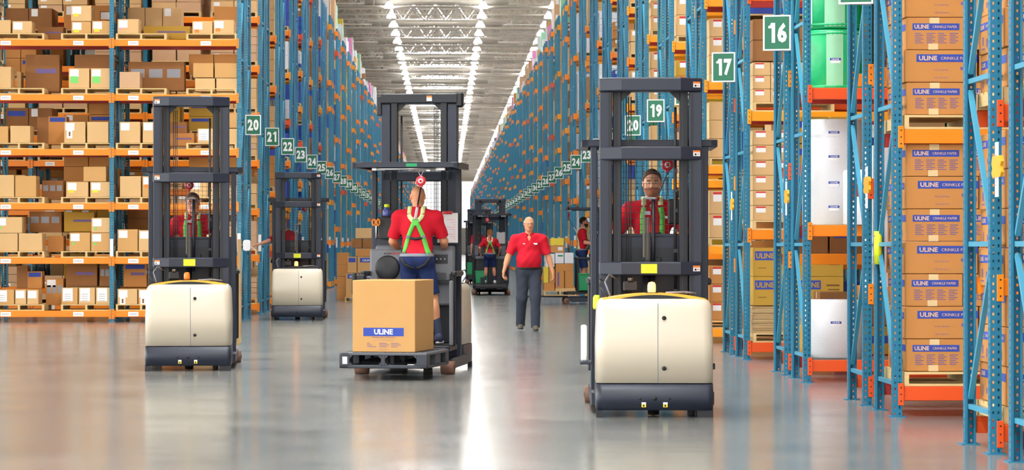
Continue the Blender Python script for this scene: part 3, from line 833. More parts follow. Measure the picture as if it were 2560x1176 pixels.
    for i in range(9): g.box(-.54+i*.1325,-.525+i*.1325,1.17,1.95,2.255,2.285,'truck_dark')
    g.prism(P,'z',2.295,2.303,'truck_dark'); g.build('overhead_guard',R)
    for sx in (-.36,.30):
        q=MB(); q.box(sx-.07,sx+.07,1.90,1.97,2.215,2.243,'label_white',.003); q.build('dome_light',R)
    for sx in (-1,1):
        p=MB(); p.box(sx*.503,sx*.447,1.14,1.21,.16,2.25,'truck',.006); p.build('guard_post',R)
    mx=MB()
    for i in range(20):
        x_=-.44+i*.0463; mx.box(x_-.0016,x_+.0016,1.165,1.169,1.50,2.24,'wire')
    for i in range(15):
        z=1.53+i*.05; mx.box(-.45,.45,1.160,1.165,z-.0019,z+.0019,'wire')
    mx.box(-.45,.45,1.155,1.18,1.478,1.50,'truck'); mx.build('wire_screen',R)
    pn=MB(); pn.box(-.46,.46,1.15,1.21,.26,1.48,'truck',.01); pn.box(-.40,.40,1.145,1.15,.95,1.38,'truck_dark'); pn.box(-.06,.10,1.12,1.15,1.18,1.30,'truck_dark',.006); pn.build('front_panel',R)
    dk=MB(); dk.prism(rounded(-.445,.445,1.21,1.52,.06),'z',1.02,1.10,'truck_grey'); dk.box(-.445,.445,1.21,1.30,1.10,1.40,'truck_grey',.02)
    dk.lathe([(.13,0),(.16,.012),(.14,.022),(.05,.03)],'truck_dark',(.26,1.36,1.10),24); dk.lathe([(.02,0),(.024,.07),(.001,.08)],'black',(.32,1.42,1.12),12)
    dk.box(-.30,-.18,1.30,1.40,1.10,1.30,'truck_dark',.01); dk.build('control_console',R)
    lp=MB(); lp.prism(rounded(-.445,.445,1.21,1.42,.05),'z',.33,1.02,'truck_dark'); lp.build('lower_console',R)
    if detail>1:
        dl=MB(); dl.lathe([(.13,0),(.135,-.012),(.12,-.02),(.02,-.014)][::-1],'truck_dark',(.305,1.515,1.13),28,axis='y'); 
        fp=MB(); fp.box(.10,.47,1.46,1.52,.98,1.36,'truck_grey',.02); fp.lathe([(.02,.016),(.12,.022),(.135,.014),(.14,0)][::-1],'truck_dark',(.27,1.52,1.15),28,axis='y')
        for k in range(9): fp.box(.14+.02*k,.15+.02*k,1.52,1.524,1.30,1.32,'label_red' if k<5 else 'truck_dark')
        fp.build('dash_panel',R)
        fr=MB(); fr.box(-.47,-.14,1.46,1.52,.74,1.36,'truck_grey',.02); fr.box(-.40,-.18,1.52,1.53,1.20,1.30,'truck_dark')
        for k in range(5): fr.tube((-.37+.045*k,1.53,1.25),(-.37+.045*k,1.545,1.25),.010,'label_grey',8)
        fr.box(-.44,-.16,1.50,1.58,.98,1.02,'truck_dark'); fr.box(-.30,-.16,1.53,1.56,.92,.945,'label_orange'); fr.build('storage_console',R)
    pf=MB(); pf.box(-.49,.49,1.40,2.02,.25,.31,'truck_dark',.008); pf.box(-.47,.47,1.42,2.0,.31,.318,'rubber'); pf.box(-.45,.45,1.98,2.04,.16,.29,'truck_dark',.006); pf.build('platform',R)
    for sx in (-1,1):
        sg=MB(); sg.box(sx*.47,sx*.52,1.72,1.78,.30,1.08,'truck_dark',.012); sg.box(sx*.47,sx*.535,1.2,1.8,1.06,1.12,'truck_dark',.015); sg.build('side_gate',R)
    for sx in (-1,1):
        lg=MB(); lg.box(sx*.405,sx*.51,.60,1.90,.055,.17,'truck',.008); lg.prism([(1.90,.06),(2.0,.09),(2.0,.13),(1.90,.17)],'x',sx*.405,sx*.51,'truck'); lg.build('outrigger',R)
        wl=MB(); wl.lathe([(.03,-.075),(.072,-.072),(.075,0),(.072,.072),(.03,.075)],'wheel_tan',(sx*.47,2.02,.075),20,axis='x'); wl.tube((sx*.47-.08,2.02,.075),(sx*.47+.08,2.02,.075),.022,'truck_dark',10); wl.build('load_wheel',R)
    if fore:
        for sx in (-1,1):
            fk=MB(); fk.prism([(2.0,.155),(2.0,.20),(3.05,.20),(3.10,.185),(3.05,.17)],'x',sx*.16,sx*.29,'truck_dark'); fk.box(sx*.16,sx*.29,2.02,2.06,.155,.5,'truck_dark',.004); fk.build('fork',R)
    return R
def L2W(R,x,y,z=0):
    a=R.rotation_euler[2]; return (R.location[0]+x*math.cos(a)-y*math.sin(a),R.location[1]+x*math.sin(a)+y*math.cos(a),z)
def reel(label,loc,to,rz=0,size=1.0):
    t=empty('fall_arrest_reel',loc,rz,label,'safety reel')
    m=MB(); m.lathe([(.03,-.022),(.052,-.02),(.056,0),(.052,.02),(.03,.022)],'reel_red',(0,0,-.105),24,axis='y'); m.lathe([(.02,-.026),(.026,-.024),(.026,-.0)],'label_white',(0,0,-.105),16,axis='y')
    m.lathe([(.0,-.030),(.015,-.0285),(.015,-.02)],'reel_red',(0,0,-.105),12,axis='y'); m.box(-.018,.018,-.012,.012,-.175,-.15,'reel_red',.004); m.box(-.015,.015,-.012,.012,-.065,-.045,'reel_red',.004); m.build('reel_housing',t)
    k=MB(); P=[(.0,0,-.05),(-.02,0,-.03),(-.022,0,.0),(-.008,0,.022),(.014,0,.02),(.026,0,-.0),(.012,0,-.035),(0,0,-.05)]; k.path(P,.0045,'steel',6); k.build('carabiner',t)
    if to is not None:
        d=Vector(to)-Vector(loc); d.rotate(Matrix.Rotation(-rz,3,'Z')); s_=MB(); a=Vector((0,0,-.175)); b=Vector(d); q=a+(b-a)*.55
        s_.bar(a,q,.018,.006,'strap_black'); s_.bar(q,a+(b-a)*.62,.026,.02,'reel_red'); s_.build('lanyard',t)
        h=MB(); h.bar(a+(b-a)*.62,b,.026,.012,'label_white'); h.build('snap_hook',t)
    return t
# ------------------------------------------------------------------ racks
PW=.078; XR=3.68; XL=-3.78; RY0=21.15; RP=5.30
POFF=(0.0,.86,1.50,2.34)
BAY=2.32
def row_y(n): return RY0+RP*(n-15)
def post_mesh(H,holes=True):
    m=MB(); h=PW/2
    if not holes:
        m.box(-h,h,-.035,.035,0,H,'blue'); return m.mesh('post')
    def strip(g,w_,cols,p=.0508):
        # one sheet face with rows of punched holes
        n=int(H/p); us=[0]
        for c_ in cols: us+= [c_-.006,c_+.006]
        us.append(w_)
        for i in range(n):
            z0=i*p; za=z0+.016; zb=z0+.034; z1=z0+p
            m.add([g(0,z0),g(w_,z0),g(w_,za),g(0,za)],[(0,1,2,3)],'blue')
            m.add([g(0,zb),g(w_,zb),g(w_,z1),g(0,z1)],[(0,1,2,3)],'blue')
            for a in range(0,len(us),2):
                m.add([g(us[a],za),g(us[a+1],za),g(us[a+1],zb),g(us[a],zb)],[(0,1,2,3)],'blue')
    strip(lambda u,z:(-h+u,-.035,z),PW,(.021,.057))
    strip(lambda u,z:(-h,.035-u,z),.07,(.035,))
    strip(lambda u,z:(h,-.035+u,z),.07,(.035,))
    m.box(-h,-h+.018,.033,.035,0,H,'blue'); m.box(h-.018,h,.033,.035,0,H,'blue')
    return m.mesh('post')
POST=post_mesh(8.9); POSTF=post_mesh(8.9,False)
def bracing_mesh(H,flip=False):
    # between two posts .86 apart (local y 0 .. .86); base plates too
    m=MB(); L=POFF[1]
    z=.27; k=0
    while z<H-.2:
        m.bar((0,.035,z),(0,L-.035,z),.034,.034,'blue_brace')
        if z+1.13<H:
            a,b=((.05,L-.05) if (k%2==0)!=flip else (L-.05,.05))
            m.bar((0,a,z+.06),(0,b,z+1.07),.034,.034,'blue_brace')
        z+=1.14; k+=1
    for y in (0,L): m.box(-.065,.065,y-.075,y+.075,0,.008,'blue'); 
    return m.mesh('upright_frame')
BRA=[bracing_mesh(8.9),bracing_mesh(8.9,True)]
def beam_mesh(mcol,L=BAY,label=0,rear=False):
    m=MB(); a=PW/2
    m.box(a,L-a,-.028,.022,-.058,.058,mcol,.004)
    m.box(a+.01,L-a-.01,.022,.034,-.058,.02,mcol)
    for x0,x1,xc in ((a-.034,a+.012,a-.011),(L-a-.012,L-a+.034,L-a+.011)):
        m.box(x0,x1,-.048,-.036,-.095,.085,mcol,.002)
        for z in (-.06,-.005,.05): m.lathe([(.0065,-.0018),(.0065,0)],'truck_dark',(xc,-.048,z),8,axis='y')
    if label:
        for u in (.30,1.62):
            m.box(u,u+.19,-.031,-.028,-.045,.035,'label_white')
            for j in range(6): m.box(u+.03+j*.022,u+.038+j*.022,-.033,-.031,-.02,.01,'label_grey')
    return m.mesh('beam')
BEAM={}
for c_ in ('orange','orange_red','orange_lit','orange_shaded'):
    for l_ in (0,1): BEAM[c_,l_]=beam_mesh(c_,label=l_)
FARB={}
def far_rack_mesh(side,levels,nb,cols,rnd):
    m=MB(); L=POFF[1]; s=side
    for y0 in (0,POFF[2]):
        for i in range(nb+1):
            x=i*BAY*s
            for y in (y0,y0+L if y0==0 else POFF[3]): m.box(x-PW/2,x+PW/2,y-.035,y+.035,0,8.9,'blue')
            if i==0:
                z=.27;k=0
                while z<8.6:
                    m.bar((x,y0+.03,z),(x,y0+L-.03,z),.034,.034,'blue_brace')
                    if z+1.1<8.9: m.bar((x,y0+(.05 if k%2 else L-.05),z+.05),(x,y0+(L-.05 if k%2 else .05),z+1.08),.034,.034,'blue_brace')
                    z+=1.14;k+=1
        for z in levels:
            for b in range(nb):
                for y in (y0-.03,y0+L+.03):
                    x0,x1=sorted((b*BAY*s+.04*s,(b+1)*BAY*s-.04*s)); m.box(x0,x1,y-.02,y+.02,z-.058,z+.058,cols[int(z*7)%len(cols)])
                    xc=b*BAY*s; m.box(xc-.05,xc+.055*1,y-.03,y+.03,z-.09,z+.08,cols[int(z*7)%len(cols)])
    m.box(-.03,.03,-.042,-.036,1.32,1.68,'label_white')
    return m.mesh('pallet_rack')
def rack(n,side,nb,levels,label,group=None,lvcol=None,lab=0,rear_levels=None):
    """two single-deep racks back to back; side +1 = right of the aisle, -1 = left. Returns the thing."""
    X=XR if side>0 else XL
    R=empty('pallet_rack',(X,row_y(n),0),0,label,'pallet rack',group)
    for fi in (0,1):
        y0=POFF[0] if fi==0 else POFF[2]; 
        for i in range(nb+1):
            if fi==1 and False: continue
            fr=link('upright_frame',BRA[(fi+i)%2],R,loc=(i*BAY*side,y0,0))
            link('post',POST,fr,loc=(0,0,0)); link('post',POST,fr,loc=(0,POFF[1] if fi==0 else POFF[3]-POFF[2],0),rz=PI)
        L=POFF[1] if fi==0 else POFF[3]-POFF[2]
        lv=levels if fi==0 or rear_levels is None else rear_levels
        for b in range(nb):
            x0=b*BAY if side>0 else -(b+1)*BAY
            for k,z in enumerate(lv):
                col=(lvcol[k%len(lvcol)] if lvcol else 'orange')
                link('beam',BEAM[col,lab if fi==0 else 0],R,loc=(x0,y0,z))
                col2='orange_shaded' if fi==0 else col
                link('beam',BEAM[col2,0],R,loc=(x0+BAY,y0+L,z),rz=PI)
    return R
# ------------------------------------------------------------------ pallets, cartons, rolls
def pallet_mesh(W=1.05,D=1.0,H=.115):
    m=MB()
    for i in range(7):
        y=-D/2+i*(D-.09)/6; m.box(-W/2,W/2,y,y+.09,H-.018,H,'wood')
    for x in (-W/2,-.019,W/2-.038): m.box(x,x+.038,-D/2,D/2,.018,H-.018,'wood')
    for i in range(3):
        y=-D/2+i*(D-.09)/2; m.box(-W/2,W/2,y,y+.09,0,.018,'wood')
    return m.mesh('wooden_pallet')
PAL={}
def pallet(loc,label,W=1.05,D=1.0,rz=0,group=None,H=.115):
    k=(W,D,H)
    if k not in PAL: PAL[k]=pallet_mesh(W,D,H)
    return tag(link('wooden_pallet',PAL[k],loc=loc,rz=rz),label,'pallet',group)
def carton(size,mat_='carton',decals=(),texts=(),tape=True,open_=False):
    """mesh of one carton, origin at the middle of its base"""
    w_,d,h=size; m=MB(); x0,x1,y0,y1=-w_/2,w_/2,-d/2,d/2; c_=min(.005,w_*.02)
    m.box(x0,x1,y0,y1,0,h,mat_,c_)
    if tape:
        m.box(x0+.01,x1-.01,-.0015,.0015,h,h+.0012,'seam')
        m.box(x0,x1,-.03,.03,h,h+.001,'tape')
        for f in ('L','R'):
            g=m.onface(f,x0,x1,y0,y1,0,h); m.patch(g,d/2-.03,h-.07,d/2+.03,h,'tape'); 
    for dc in decals:
        g=m.onface(dc[0],x0,x1,y0,y1,0,h); m.patch(g,*dc[1:5],dc[5],e=.0015 if len(dc)<7 else dc[6])
    for t in texts:
        g=m.onface(t[0],x0,x1,y0,y1,0,h); m.text(g,t[1],t[2],t[3],t[4],t[5],bold=t[6] if len(t)>6 else .02,width=t[7] if len(t)>7 else None)
    return m.mesh('carton')
def place(me,loc,label,cat='box',rz=0,group=None,name='carton'):
    return tag(link(name,me,loc=loc,rz=rz),label,cat,group)
ORD=['first','second','third','fourth','fifth','sixth','seventh','eighth','ninth','tenth','eleventh','twelfth','thirteenth','fourteenth','fifteenth','sixteenth']

def num(n):
    u=['','one','two','three','four','five','six','seven','eight','nine']; T={1:'ten',2:'twenty',3:'thirty',4:'forty',5:'fifty',6:'sixty',7:'seventy',8:'eighty'}
    if n in range(11,20): return ['eleven','twelve','thirteen','fourteen','fifteen','sixteen','seventeen','eighteen','nineteen'][n-11]
    return T[n//10]+('-'+u[n%10] if n%10 else '')
# ================================================================== THE SETTING
m=MB(); m.add([(-30,-25,0),(22,-25,0),(22,420,0),(-30,420,0)],[(0,1,2,3)],'floor'); struct(m.build('floor'))
ROOF=12.8
# roof deck with skylight openings filled by diffusing panes between the lamp rows
SKX=(-.95,.15); 
m=MB()
sky=[(y,y+1.9) for y in np.arange(-18,372,10.6)]
for sx0,sx1 in ((-30,-1.6),(.8,22)): m.add([(sx0,-25,ROOF),(sx1,-25,ROOF),(sx1,420,ROOF),(sx0,420,ROOF)],[(3,2,1,0)],'deck')
yy=-25
for a,b in sky: m.add([(-1.6,yy,ROOF),(.8,yy,ROOF),(.8,a,ROOF),(-1.6,a,ROOF)],[(3,2,1,0)],'deck'); yy=b
m.add([(-1.6,yy,ROOF),(.8,yy,ROOF),(.8,420,ROOF),(-1.6,420,ROOF)],[(3,2,1,0)],'deck')
for i in range(60): m.box(-14+i*.45,-13.9+i*.45,40,420,ROOF-.04,ROOF,'deck')
struct(m.build('ceiling'))
pm=MB(); pm.box(-1.2,1.2,-.95,.95,-.02,.02,'skylight'); pm.box(-1.25,1.25,-1.0,-.95,-.12,.02,'lamp_body'); pm.box(-1.25,1.25,.95,1.0,-.12,.02,'lamp_body'); pm.box(-1.25,-1.2,-1,1,-.12,.02,'lamp_body'); pm.box(1.2,1.25,-1,1,-.12,.02,'lamp_body'); pm=pm.mesh('skylight')
for i,(a,b) in enumerate(sky):
    o=link('window_%d'%(i+1),pm,loc=(-.4,(a+b)/2,ROOF)); struct(o)
# open-web joists across the hall, girders along it
j=MB(); 
for z in (0,.75):
    for y in (-.035,.035): j.box(-14,14,y-.012,y+.012,z,z+.05,'joist')
for i in range(28):
    x=-14+i; j.bar((x,0,.04),(x+.5,0,.74),.035,.035,'joist'); j.bar((x+.5,0,.74),(x+1,0,.04),.035,.035,'joist')
j=j.mesh('roof_joist')
for i in range(130):
    y=60+i*2.65
    if y<410: struct(link('trim_%d'%(i+1),j,loc=(0,y,ROOF-.92)))
gi=MB(); gi.box(-.06,.06,0,26,0,.08,'joist'); gi.box(-.06,.06,0,26,1.0,1.08,'joist')
for i in range(13): gi.bar((0,i*2,.05),(0,i*2+1,1.0),.05,.05,'joist'); gi.bar((0,i*2+1,1.0),(0,i*2+2,.05),.05,.05,'joist')
gi=gi.mesh('roof_girder')
for k,x in enumerate((-6.6,)):
    for i in range(13): struct(link('trim_%d'%(200+20*k+i),gi,loc=(x,70+i*26,ROOF-1.95)))
# pipes and cross girders that catch the skylight
pp=MB(); pp.tube((-14,0,0),(14,0,0),.05,'joist',8); 
for i in range(14): pp.tube((-13+i*2,0,0),(-13+i*2,0,.5),.012,'joist',5)
pp=pp.mesh('sprinkler_pipe')
for i in range(30): struct(link('trim_%d'%(300+i),pp,loc=(0,66+i*10.6,ROOF-1.45)))
# truss of steel rods below every skylight, fanning out like a star
ts=MB()
for x in np.linspace(-2.2,2.2,9): ts.bar((x*.25,0,0),(x,0,.9),.05,.05,'joist')
ts.box(-3.2,3.2,-.05,.05,-.08,.02,'joist'); ts.tube((-3.0,.3,-.1),(3.0,.3,-.1),.16,'joist',12)
ts=ts.mesh('ridge_truss')
for i,(a,b) in enumerate(sky):
    if a>60: struct(link('trim_%d'%(400+i),ts,loc=(-.4,a-.4,ROOF-1.05)))
m=MB(); m.box(-30,22,412,412.2,0,ROOF,'wall_cream'); struct(m.build('wall_end'))
m=MB(); m.box(-14.2,-14,50.5,412,0,ROOF,'wall_cream'); struct(m.build('wall_left'))
m=MB(); m.box(13,13.2,14,412,0,ROOF,'wall_cream'); struct(m.build('wall_right'))
m=MB(); m.box(-13.5,12.5,411.95,411.98,4.2,11.5,'added_glow')  # added glowing panel that lights the hall's end; the wall itself is plain
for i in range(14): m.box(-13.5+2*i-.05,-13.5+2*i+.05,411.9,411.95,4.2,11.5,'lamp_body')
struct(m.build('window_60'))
# dock door in the end wall
m=MB(); m.box(.3,3.4,411.9,412,0,3.6,'lamp_body'); 
for i in range(8): m.box(.3,3.4,411.88,411.9,.43*i,.43*i+.02,'truck_grey')
struct(m.build('door_1'))
# high-bay lamps
lm=MB(); lm.lathe([(.06,.26),(.08,.24),(.10,.10)],'lamp_body',n=16); lm.lathe([(.10,.10),(.19,-.03),(.21,-.10),(.20,-.12)],'lamp_reflector',n=16); lm.tube((0,0,.25),(0,0,1.4),.012,'lamp_body',6); 
lmm=lm.mesh('high_bay_lamp')
ll=MB(); ll.lathe([(.001,-.098),(.192,-.098),(.192,-.104),(.001,-.104)],'lamp_lens',n=12); llm=ll.mesh('lamp_lens')
rows=[(-2.37,'left'),(1.55,'middle'),(4.47,'right')]
for x,nm in rows:
    i=0; y=-6
    while y<400:
        near=y<96
        if (not near) or nm!='x':
            o=link('high_bay_lamp',lmm,loc=(x,y,11.4)); 
            tag(o,'white high-bay ceiling lamp in the %s lamp row over the aisle'%nm,'ceiling lamp','high-bay lamps of the %s row'%nm)
            link('lamp_lens',llm,o)
        y+=5.3*(.9 if y<96 else .88)
# ================================================================== RACKS
LV=[.15,1.12,2.11,3.10,4.10,5.10,6.10,7.10,8.10]
RLV={14:[.14,2.29,4.3,6.3,8.1],15:[.19,2.29,4.3,6.3,8.1],16:[.17,1.55,2.95,4.4,5.9,7.4],17:[.15,1.53,2.98,4.45,5.9,7.4],18:[.15,1.33,2.48,3.68,4.87,6.1,7.3,8.4]}
RREAR={14:[.14,1.12,2.29,3.3,4.3,5.3,6.3,7.3,8.1],15:[.17,.98,1.9,2.9,3.9,4.9,5.9,7.0,8.1],16:[.15,1.25,2.2,3.2,4.2,5.2,6.3,7.4],17:[.15,1.15,2.2,3.2,4.2,5.2,6.3,7.4]}
rnd=random.Random(3)
RACKS={}
def rlabel(n,side):
    s='right' if side>0 else 'left'
    return 'tall blue and orange pallet rack carrying aisle sign %s on the %s'%(num(n),s)
for n in range(14,25):
    lv=RLV.get(n) or [.15]+[round(.15+(1.0+.12*((n*7)%3))*k+rnd.uniform(-.08,.08),2) for k in range(1,8)]
    RLV[n]=lv
    lc={14:['orange_red','orange'],15:['orange_red','orange'],16:['orange_red','orange'],17:['orange_red','orange','orange_lit'],18:['orange_lit']}.get(n,['orange_lit','orange'])
    nb=2 if n<19 else 1
    lb=1 if n in(15,16) else 0
    RACKS[n,1]=rack(n,1,nb,lv,'tall blue pallet rack with orange beams nearest the camera on the right' if n==14 else rlabel(n,1),lvcol=lc,rear_levels=RREAR.get(n),lab=0)
for n in range(20,27):
    lv=LV if n==20 else [.15]+[round(.15+(.97+.1*((n*5)%3))*k+rnd.uniform(-.06,.06),2) for k in range(1,9)]
    RLV[-n]=[z for z in lv if z<8.6]
    RACKS[n,-1]=rack(n,-1,{20:2,21:3,22:3}.get(n,1),RLV[-n],'tall blue and orange pallet rack facing the camera squarely on the left' if n==20 else rlabel(n,-1),lvcol=['orange'] if n<23 else ['orange','orange_red','orange_lit'],lab=1 if n in(20,21) else 0,
        rear_levels=[.55,1.45,2.4,3.4,4.45,5.3,6.3,7.4] if n==20 else None)
far={}
for side in (1,-1):
    for v in range(5):
        r2=random.Random(v+10*side); lv=[.15]+[round(.15+(1.28+.09*v)*k+r2.uniform(-.3,.3),2) for k in range(1,6)]+[8.45+.07*v]
        far[side,v]=(far_rack_mesh(side,lv,1,[['orange'],['orange','orange_lit'],['orange','orange_red'],['orange_lit','orange'],['orange_red','orange']][v],r2),lv)
for side in (1,-1):
    for n in range(25 if side>0 else 27,86):
        me,lv=far[side,(n*3)%5]; RLV[n*side]=lv
        o=link('pallet_rack',me,loc=(XR if side>0 else XL,row_y(n),0))
        s='right' if side>0 else 'left'
        if n<=34: tag(o,rlabel(n,side),'pallet rack')
        else: tag(o,'one of the distant blue pallet racks far down the %s of the aisle'%s,'pallet rack','distant pallet racks on the %s'%s)
# small parts on the near rack ends
for n in range(14,25):
    R=RACKS[n,1]
    if n<19:
        m=MB(); y=1.18; z=1.92; M=Matrix.Translation((-.01,y,z))
        m.prism([(-.12,-.07),(.12,-.07),(.15,-.04),(.12,-.01),(.15,.02),(.12,.07),(-.12,.07),(-.15,.03),(-.12,0),(-.15,-.04)],'x',-.05,-.03,'yellow_cap',M=M); o=m.build('label_holder',R)
        m=MB(); m.box(-.058,-.052,y-.045,y+.045,z-.20,z+.16,'label_white'); 
        for k in range(9): m.box(-.0595,-.058,y-.02,y+.02,z-.13+k*.025,z-.12+k*.025,'label_grey')
        m.build('location_card',o)
    else:
        m=MB(); m.box(-.03,.03,-.045,-.038,1.35,1.75,'label_white'); m.build('location_card',R)
for n in range(20,27):
    R=RACKS[n,-1]; m=MB(); m.box(-.03,.03,-.045,-.038,1.28,1.62,'label_white')
    m.build('location_card',R)
    if n==20: m=MB(); m.box(-BAY-.03,-BAY+.03,-.045,-.038,1.18,1.52,'label_white'); m.build('location_card',R)
m=MB(); m.tube((-.02,.80,1.24),(-.02,.80,1.52),.034,'lime',14); m.tube((-.05,.78,1.25),(-.05,.92,1.25),.006,'steel',5); m.tube((-.05,.78,1.48),(-.05,.92,1.48),.006,'steel',5); m.build('post_guard',RACKS[15,1])
# ---- aisle signs
def sign(n,side):
    X=(XR if side>0 else XL); y=row_y(n)+ (1.0 if n<24 else 1.15); s=side; z=3.65
    R=empty('aisle_sign',(X-.04*s,y,z),0,'green aisle sign with white number %s on the %s racks'%(num(n),'right' if s>0 else 'left'),'sign')
    Wd=.285;Hh=.375
    m=MB(); t=.075 if s>0 else .05
    m.prism([(0,-t),(0,t),(-Wd*s,.004),(-Wd*s,-.004)],'z',-Hh/2,Hh/2,'sign_white'); m.bar((0,0,0),(.05*s,0,0),.03,.03,'steel'); m.build('board',R)
    b=MB()
    def g(u,v,e):   # on the camera-facing side, u from left to right
        x=-Wd*s+(u if s>0 else -u+0) if s>0 else (u)
        q=(u if s>0 else Wd-u)/Wd; yy_=-.004-(t-.004)*q-e
        return (x,yy_,v)
    d=.016
    b.add([g(d,-Hh/2+d,.002),g(Wd-d,-Hh/2+d,.002),g(Wd-d,Hh/2-d,.002),g(d,Hh/2-d,.002)],[(0,1,2,3)],'sign_green'); b.build('green_panel',R)
    b=MB(); 
    for ci,ch in enumerate(str(n)):
        cx_=Wd/2+(-.053 if ci==0 else .053)
        if ch=='1':
            b.patch(g,cx_-.002,-.105,cx_+.034,.105,'sign_white',e=.004)
            b.add([g(cx_-.036,.048,.004),g(cx_-.002,.048,.004),g(cx_-.002,.105,.004),g(cx_-.008,.105,.004),g(cx_-.018,.078,.004),g(cx_-.036,.072,.004)],[(0,1,2,3,4,5)],'sign_white')
        else: b.text(g,ch,cx_,-.105,.21,'sign_white',e=.004,bold=.045,width=.098)
    b.build('number',R)
for n in range(15,46): sign(n,1)
for n in range(20,40): sign(n,-1)
# ================================================================== GOODS
# ---- crinkle-paper cartons
CW={}
def crinkle(kind):
    if kind in CW: return CW[kind]
    if kind=='wide':      # long side to the front
        w_,d,h=.60,.44,.262; x=.10
        dec=[('F',x,.165,w_,.228,'print_blue'),('F',.50,.085,.56,.115,'print_violet',.0016),('F',.46,.10,.53,.125,'print_violet',.0015),('F',.54,.06,.585,.10,'print_violet',.0017),
             ('L',.05,.16,.38,.215,'print_blue'),('L',.12,.06,.16,.12,'print_violet'),('L',.26,.04,.29,.10,'print_violet'),('L',.10,.03,.20,.04,'print_violet'),('B',.05,.165,.55,.228,'print_blue')]
        tx=[('F','ULINE',.195,.178,.038,'print_pale',.03,.15),('F','CRINKLE PAPER',.43,.184,.024,'print_pale',.005,.26),('F','10 LB. CARTON',.30,.095,.012,'print_violet',.0,.12),('F','1-800-295-5510',.30,.032,.011,'print_violet',0,.12),
            ('L','ULINE',.13,.172,.032,'print_pale',.03,.12),('L','CRINKLE',.29,.178,.020,'print_pale',.005,.12)]
    else:
        w_,d,h=.47,.44,.262
        dec=[('F',.05,.160,.435,.215,'print_blue'),('F',.19,.215,.27,.262,'tape',.0012),('F',.18,0,.26,.05,'tape',.0012),('L',.05,.16,.40,.215,'print_blue'),('L',.10,.03,.12,.11,'print_violet'),('L',.22,.05,.26,.09,'print_violet')]
        for c_ in range(4):
            for r_ in range(6): dec.append(('F',.07+.095*c_,.130-r_*.0155,.07+.095*c_+.05+.02*((r_*3+c_)%2),.1365-r_*.0155,'print_violet'))
        tx=[('F','ULINE',.125,.171,.034,'print_pale',.03,.12),('F','CRINKLE PAPER',.315,.177,.021,'print_pale',.005,.20),('L','ULINE',.13,.172,.032,'print_pale',.03,.12)]
    CW[kind]=(carton((w_,d,h),'carton_warm',dec,tx,tape=False),(w_,d,h)); return CW[kind]
def lab_n(k): return ORD[k]
def crinkle_stack(x0,y0,z0,layers,where,ny=2,start=0,jit=.012):
    r=random.Random(int(z0*100)+len(where))
    for k in range(layers):
        kind='narrow' if (k+start)%2==0 else 'wide'
        me,(w_,d,h)=crinkle(kind)
        for j in range(ny):
            dep='front' if j==0 else 'rear'
            if ny>2: dep=['front','middle','rear'][j]
            place(me,(x0+w_/2+r.uniform(0,jit)+(.01 if kind=='narrow' else 0),y0+d/2+j*(d+.01),z0+k*(h+.004)),'crinkle-paper carton, %s, %s layer up, %s column'%(where,lab_n(k),dep),'box',group='crinkle-paper cartons')
            if kind=='narrow' and j==0:
                pass
        me2,(w2,d2,h2)=crinkle('narrow'); 
        place(me2,(x0+w_+.02+w2/2,y0+d2/2+.0,z0+k*(h+.004)),'crinkle-paper carton, %s, %s layer up, right-hand column'%(where,lab_n(k)),'box',group='crinkle-paper cartons')
pallet((4.30,21.62,.19+.06),'wooden pallet under the lower carton stack behind sign 15',1.12,.98)
crinkle_stack(3.745,21.17,.37,7,'lower stack behind sign fifteen')
pallet((4.30,21.62,2.29+.06),'wooden pallet under the upper carton stack behind sign 15',1.12,.98)
crinkle_stack(3.745,21.17,2.47,6,'upper stack behind sign fifteen')
pallet((4.30,17.80,.14+.06),'wooden pallet on the bottom beams of the nearest right rack',1.12,.9)
crinkle_stack(3.745,17.33,.32,7,'lower stack of the nearest rack')
pallet((4.30,17.80,2.29+.06),'wooden pallet on the second beams of the nearest right rack',1.12,.9)
crinkle_stack(3.745,17.33,2.47,6,'upper stack of the nearest rack')
pallet((4.30,16.3,.14+.06),'wooden pallet near the floor at the right picture edge',1.12,.9)
crinkle_stack(3.745,15.87,.32,7,'lower stack at the right picture edge')
pallet((4.30,16.3,2.29+.06),'wooden pallet high up at the right picture edge',1.12,.9)
crinkle_stack(3.745,15.87,2.47,5,'upper stack at the right picture edge')
me=carton((.8,.5,1.3),'white_carton',[('F',.27,.98,.36,1.0,'print_blue')],tape=False); place(me,(4.15,23.0,.98),'tall white carton behind the crinkle-paper stack of rack 15')
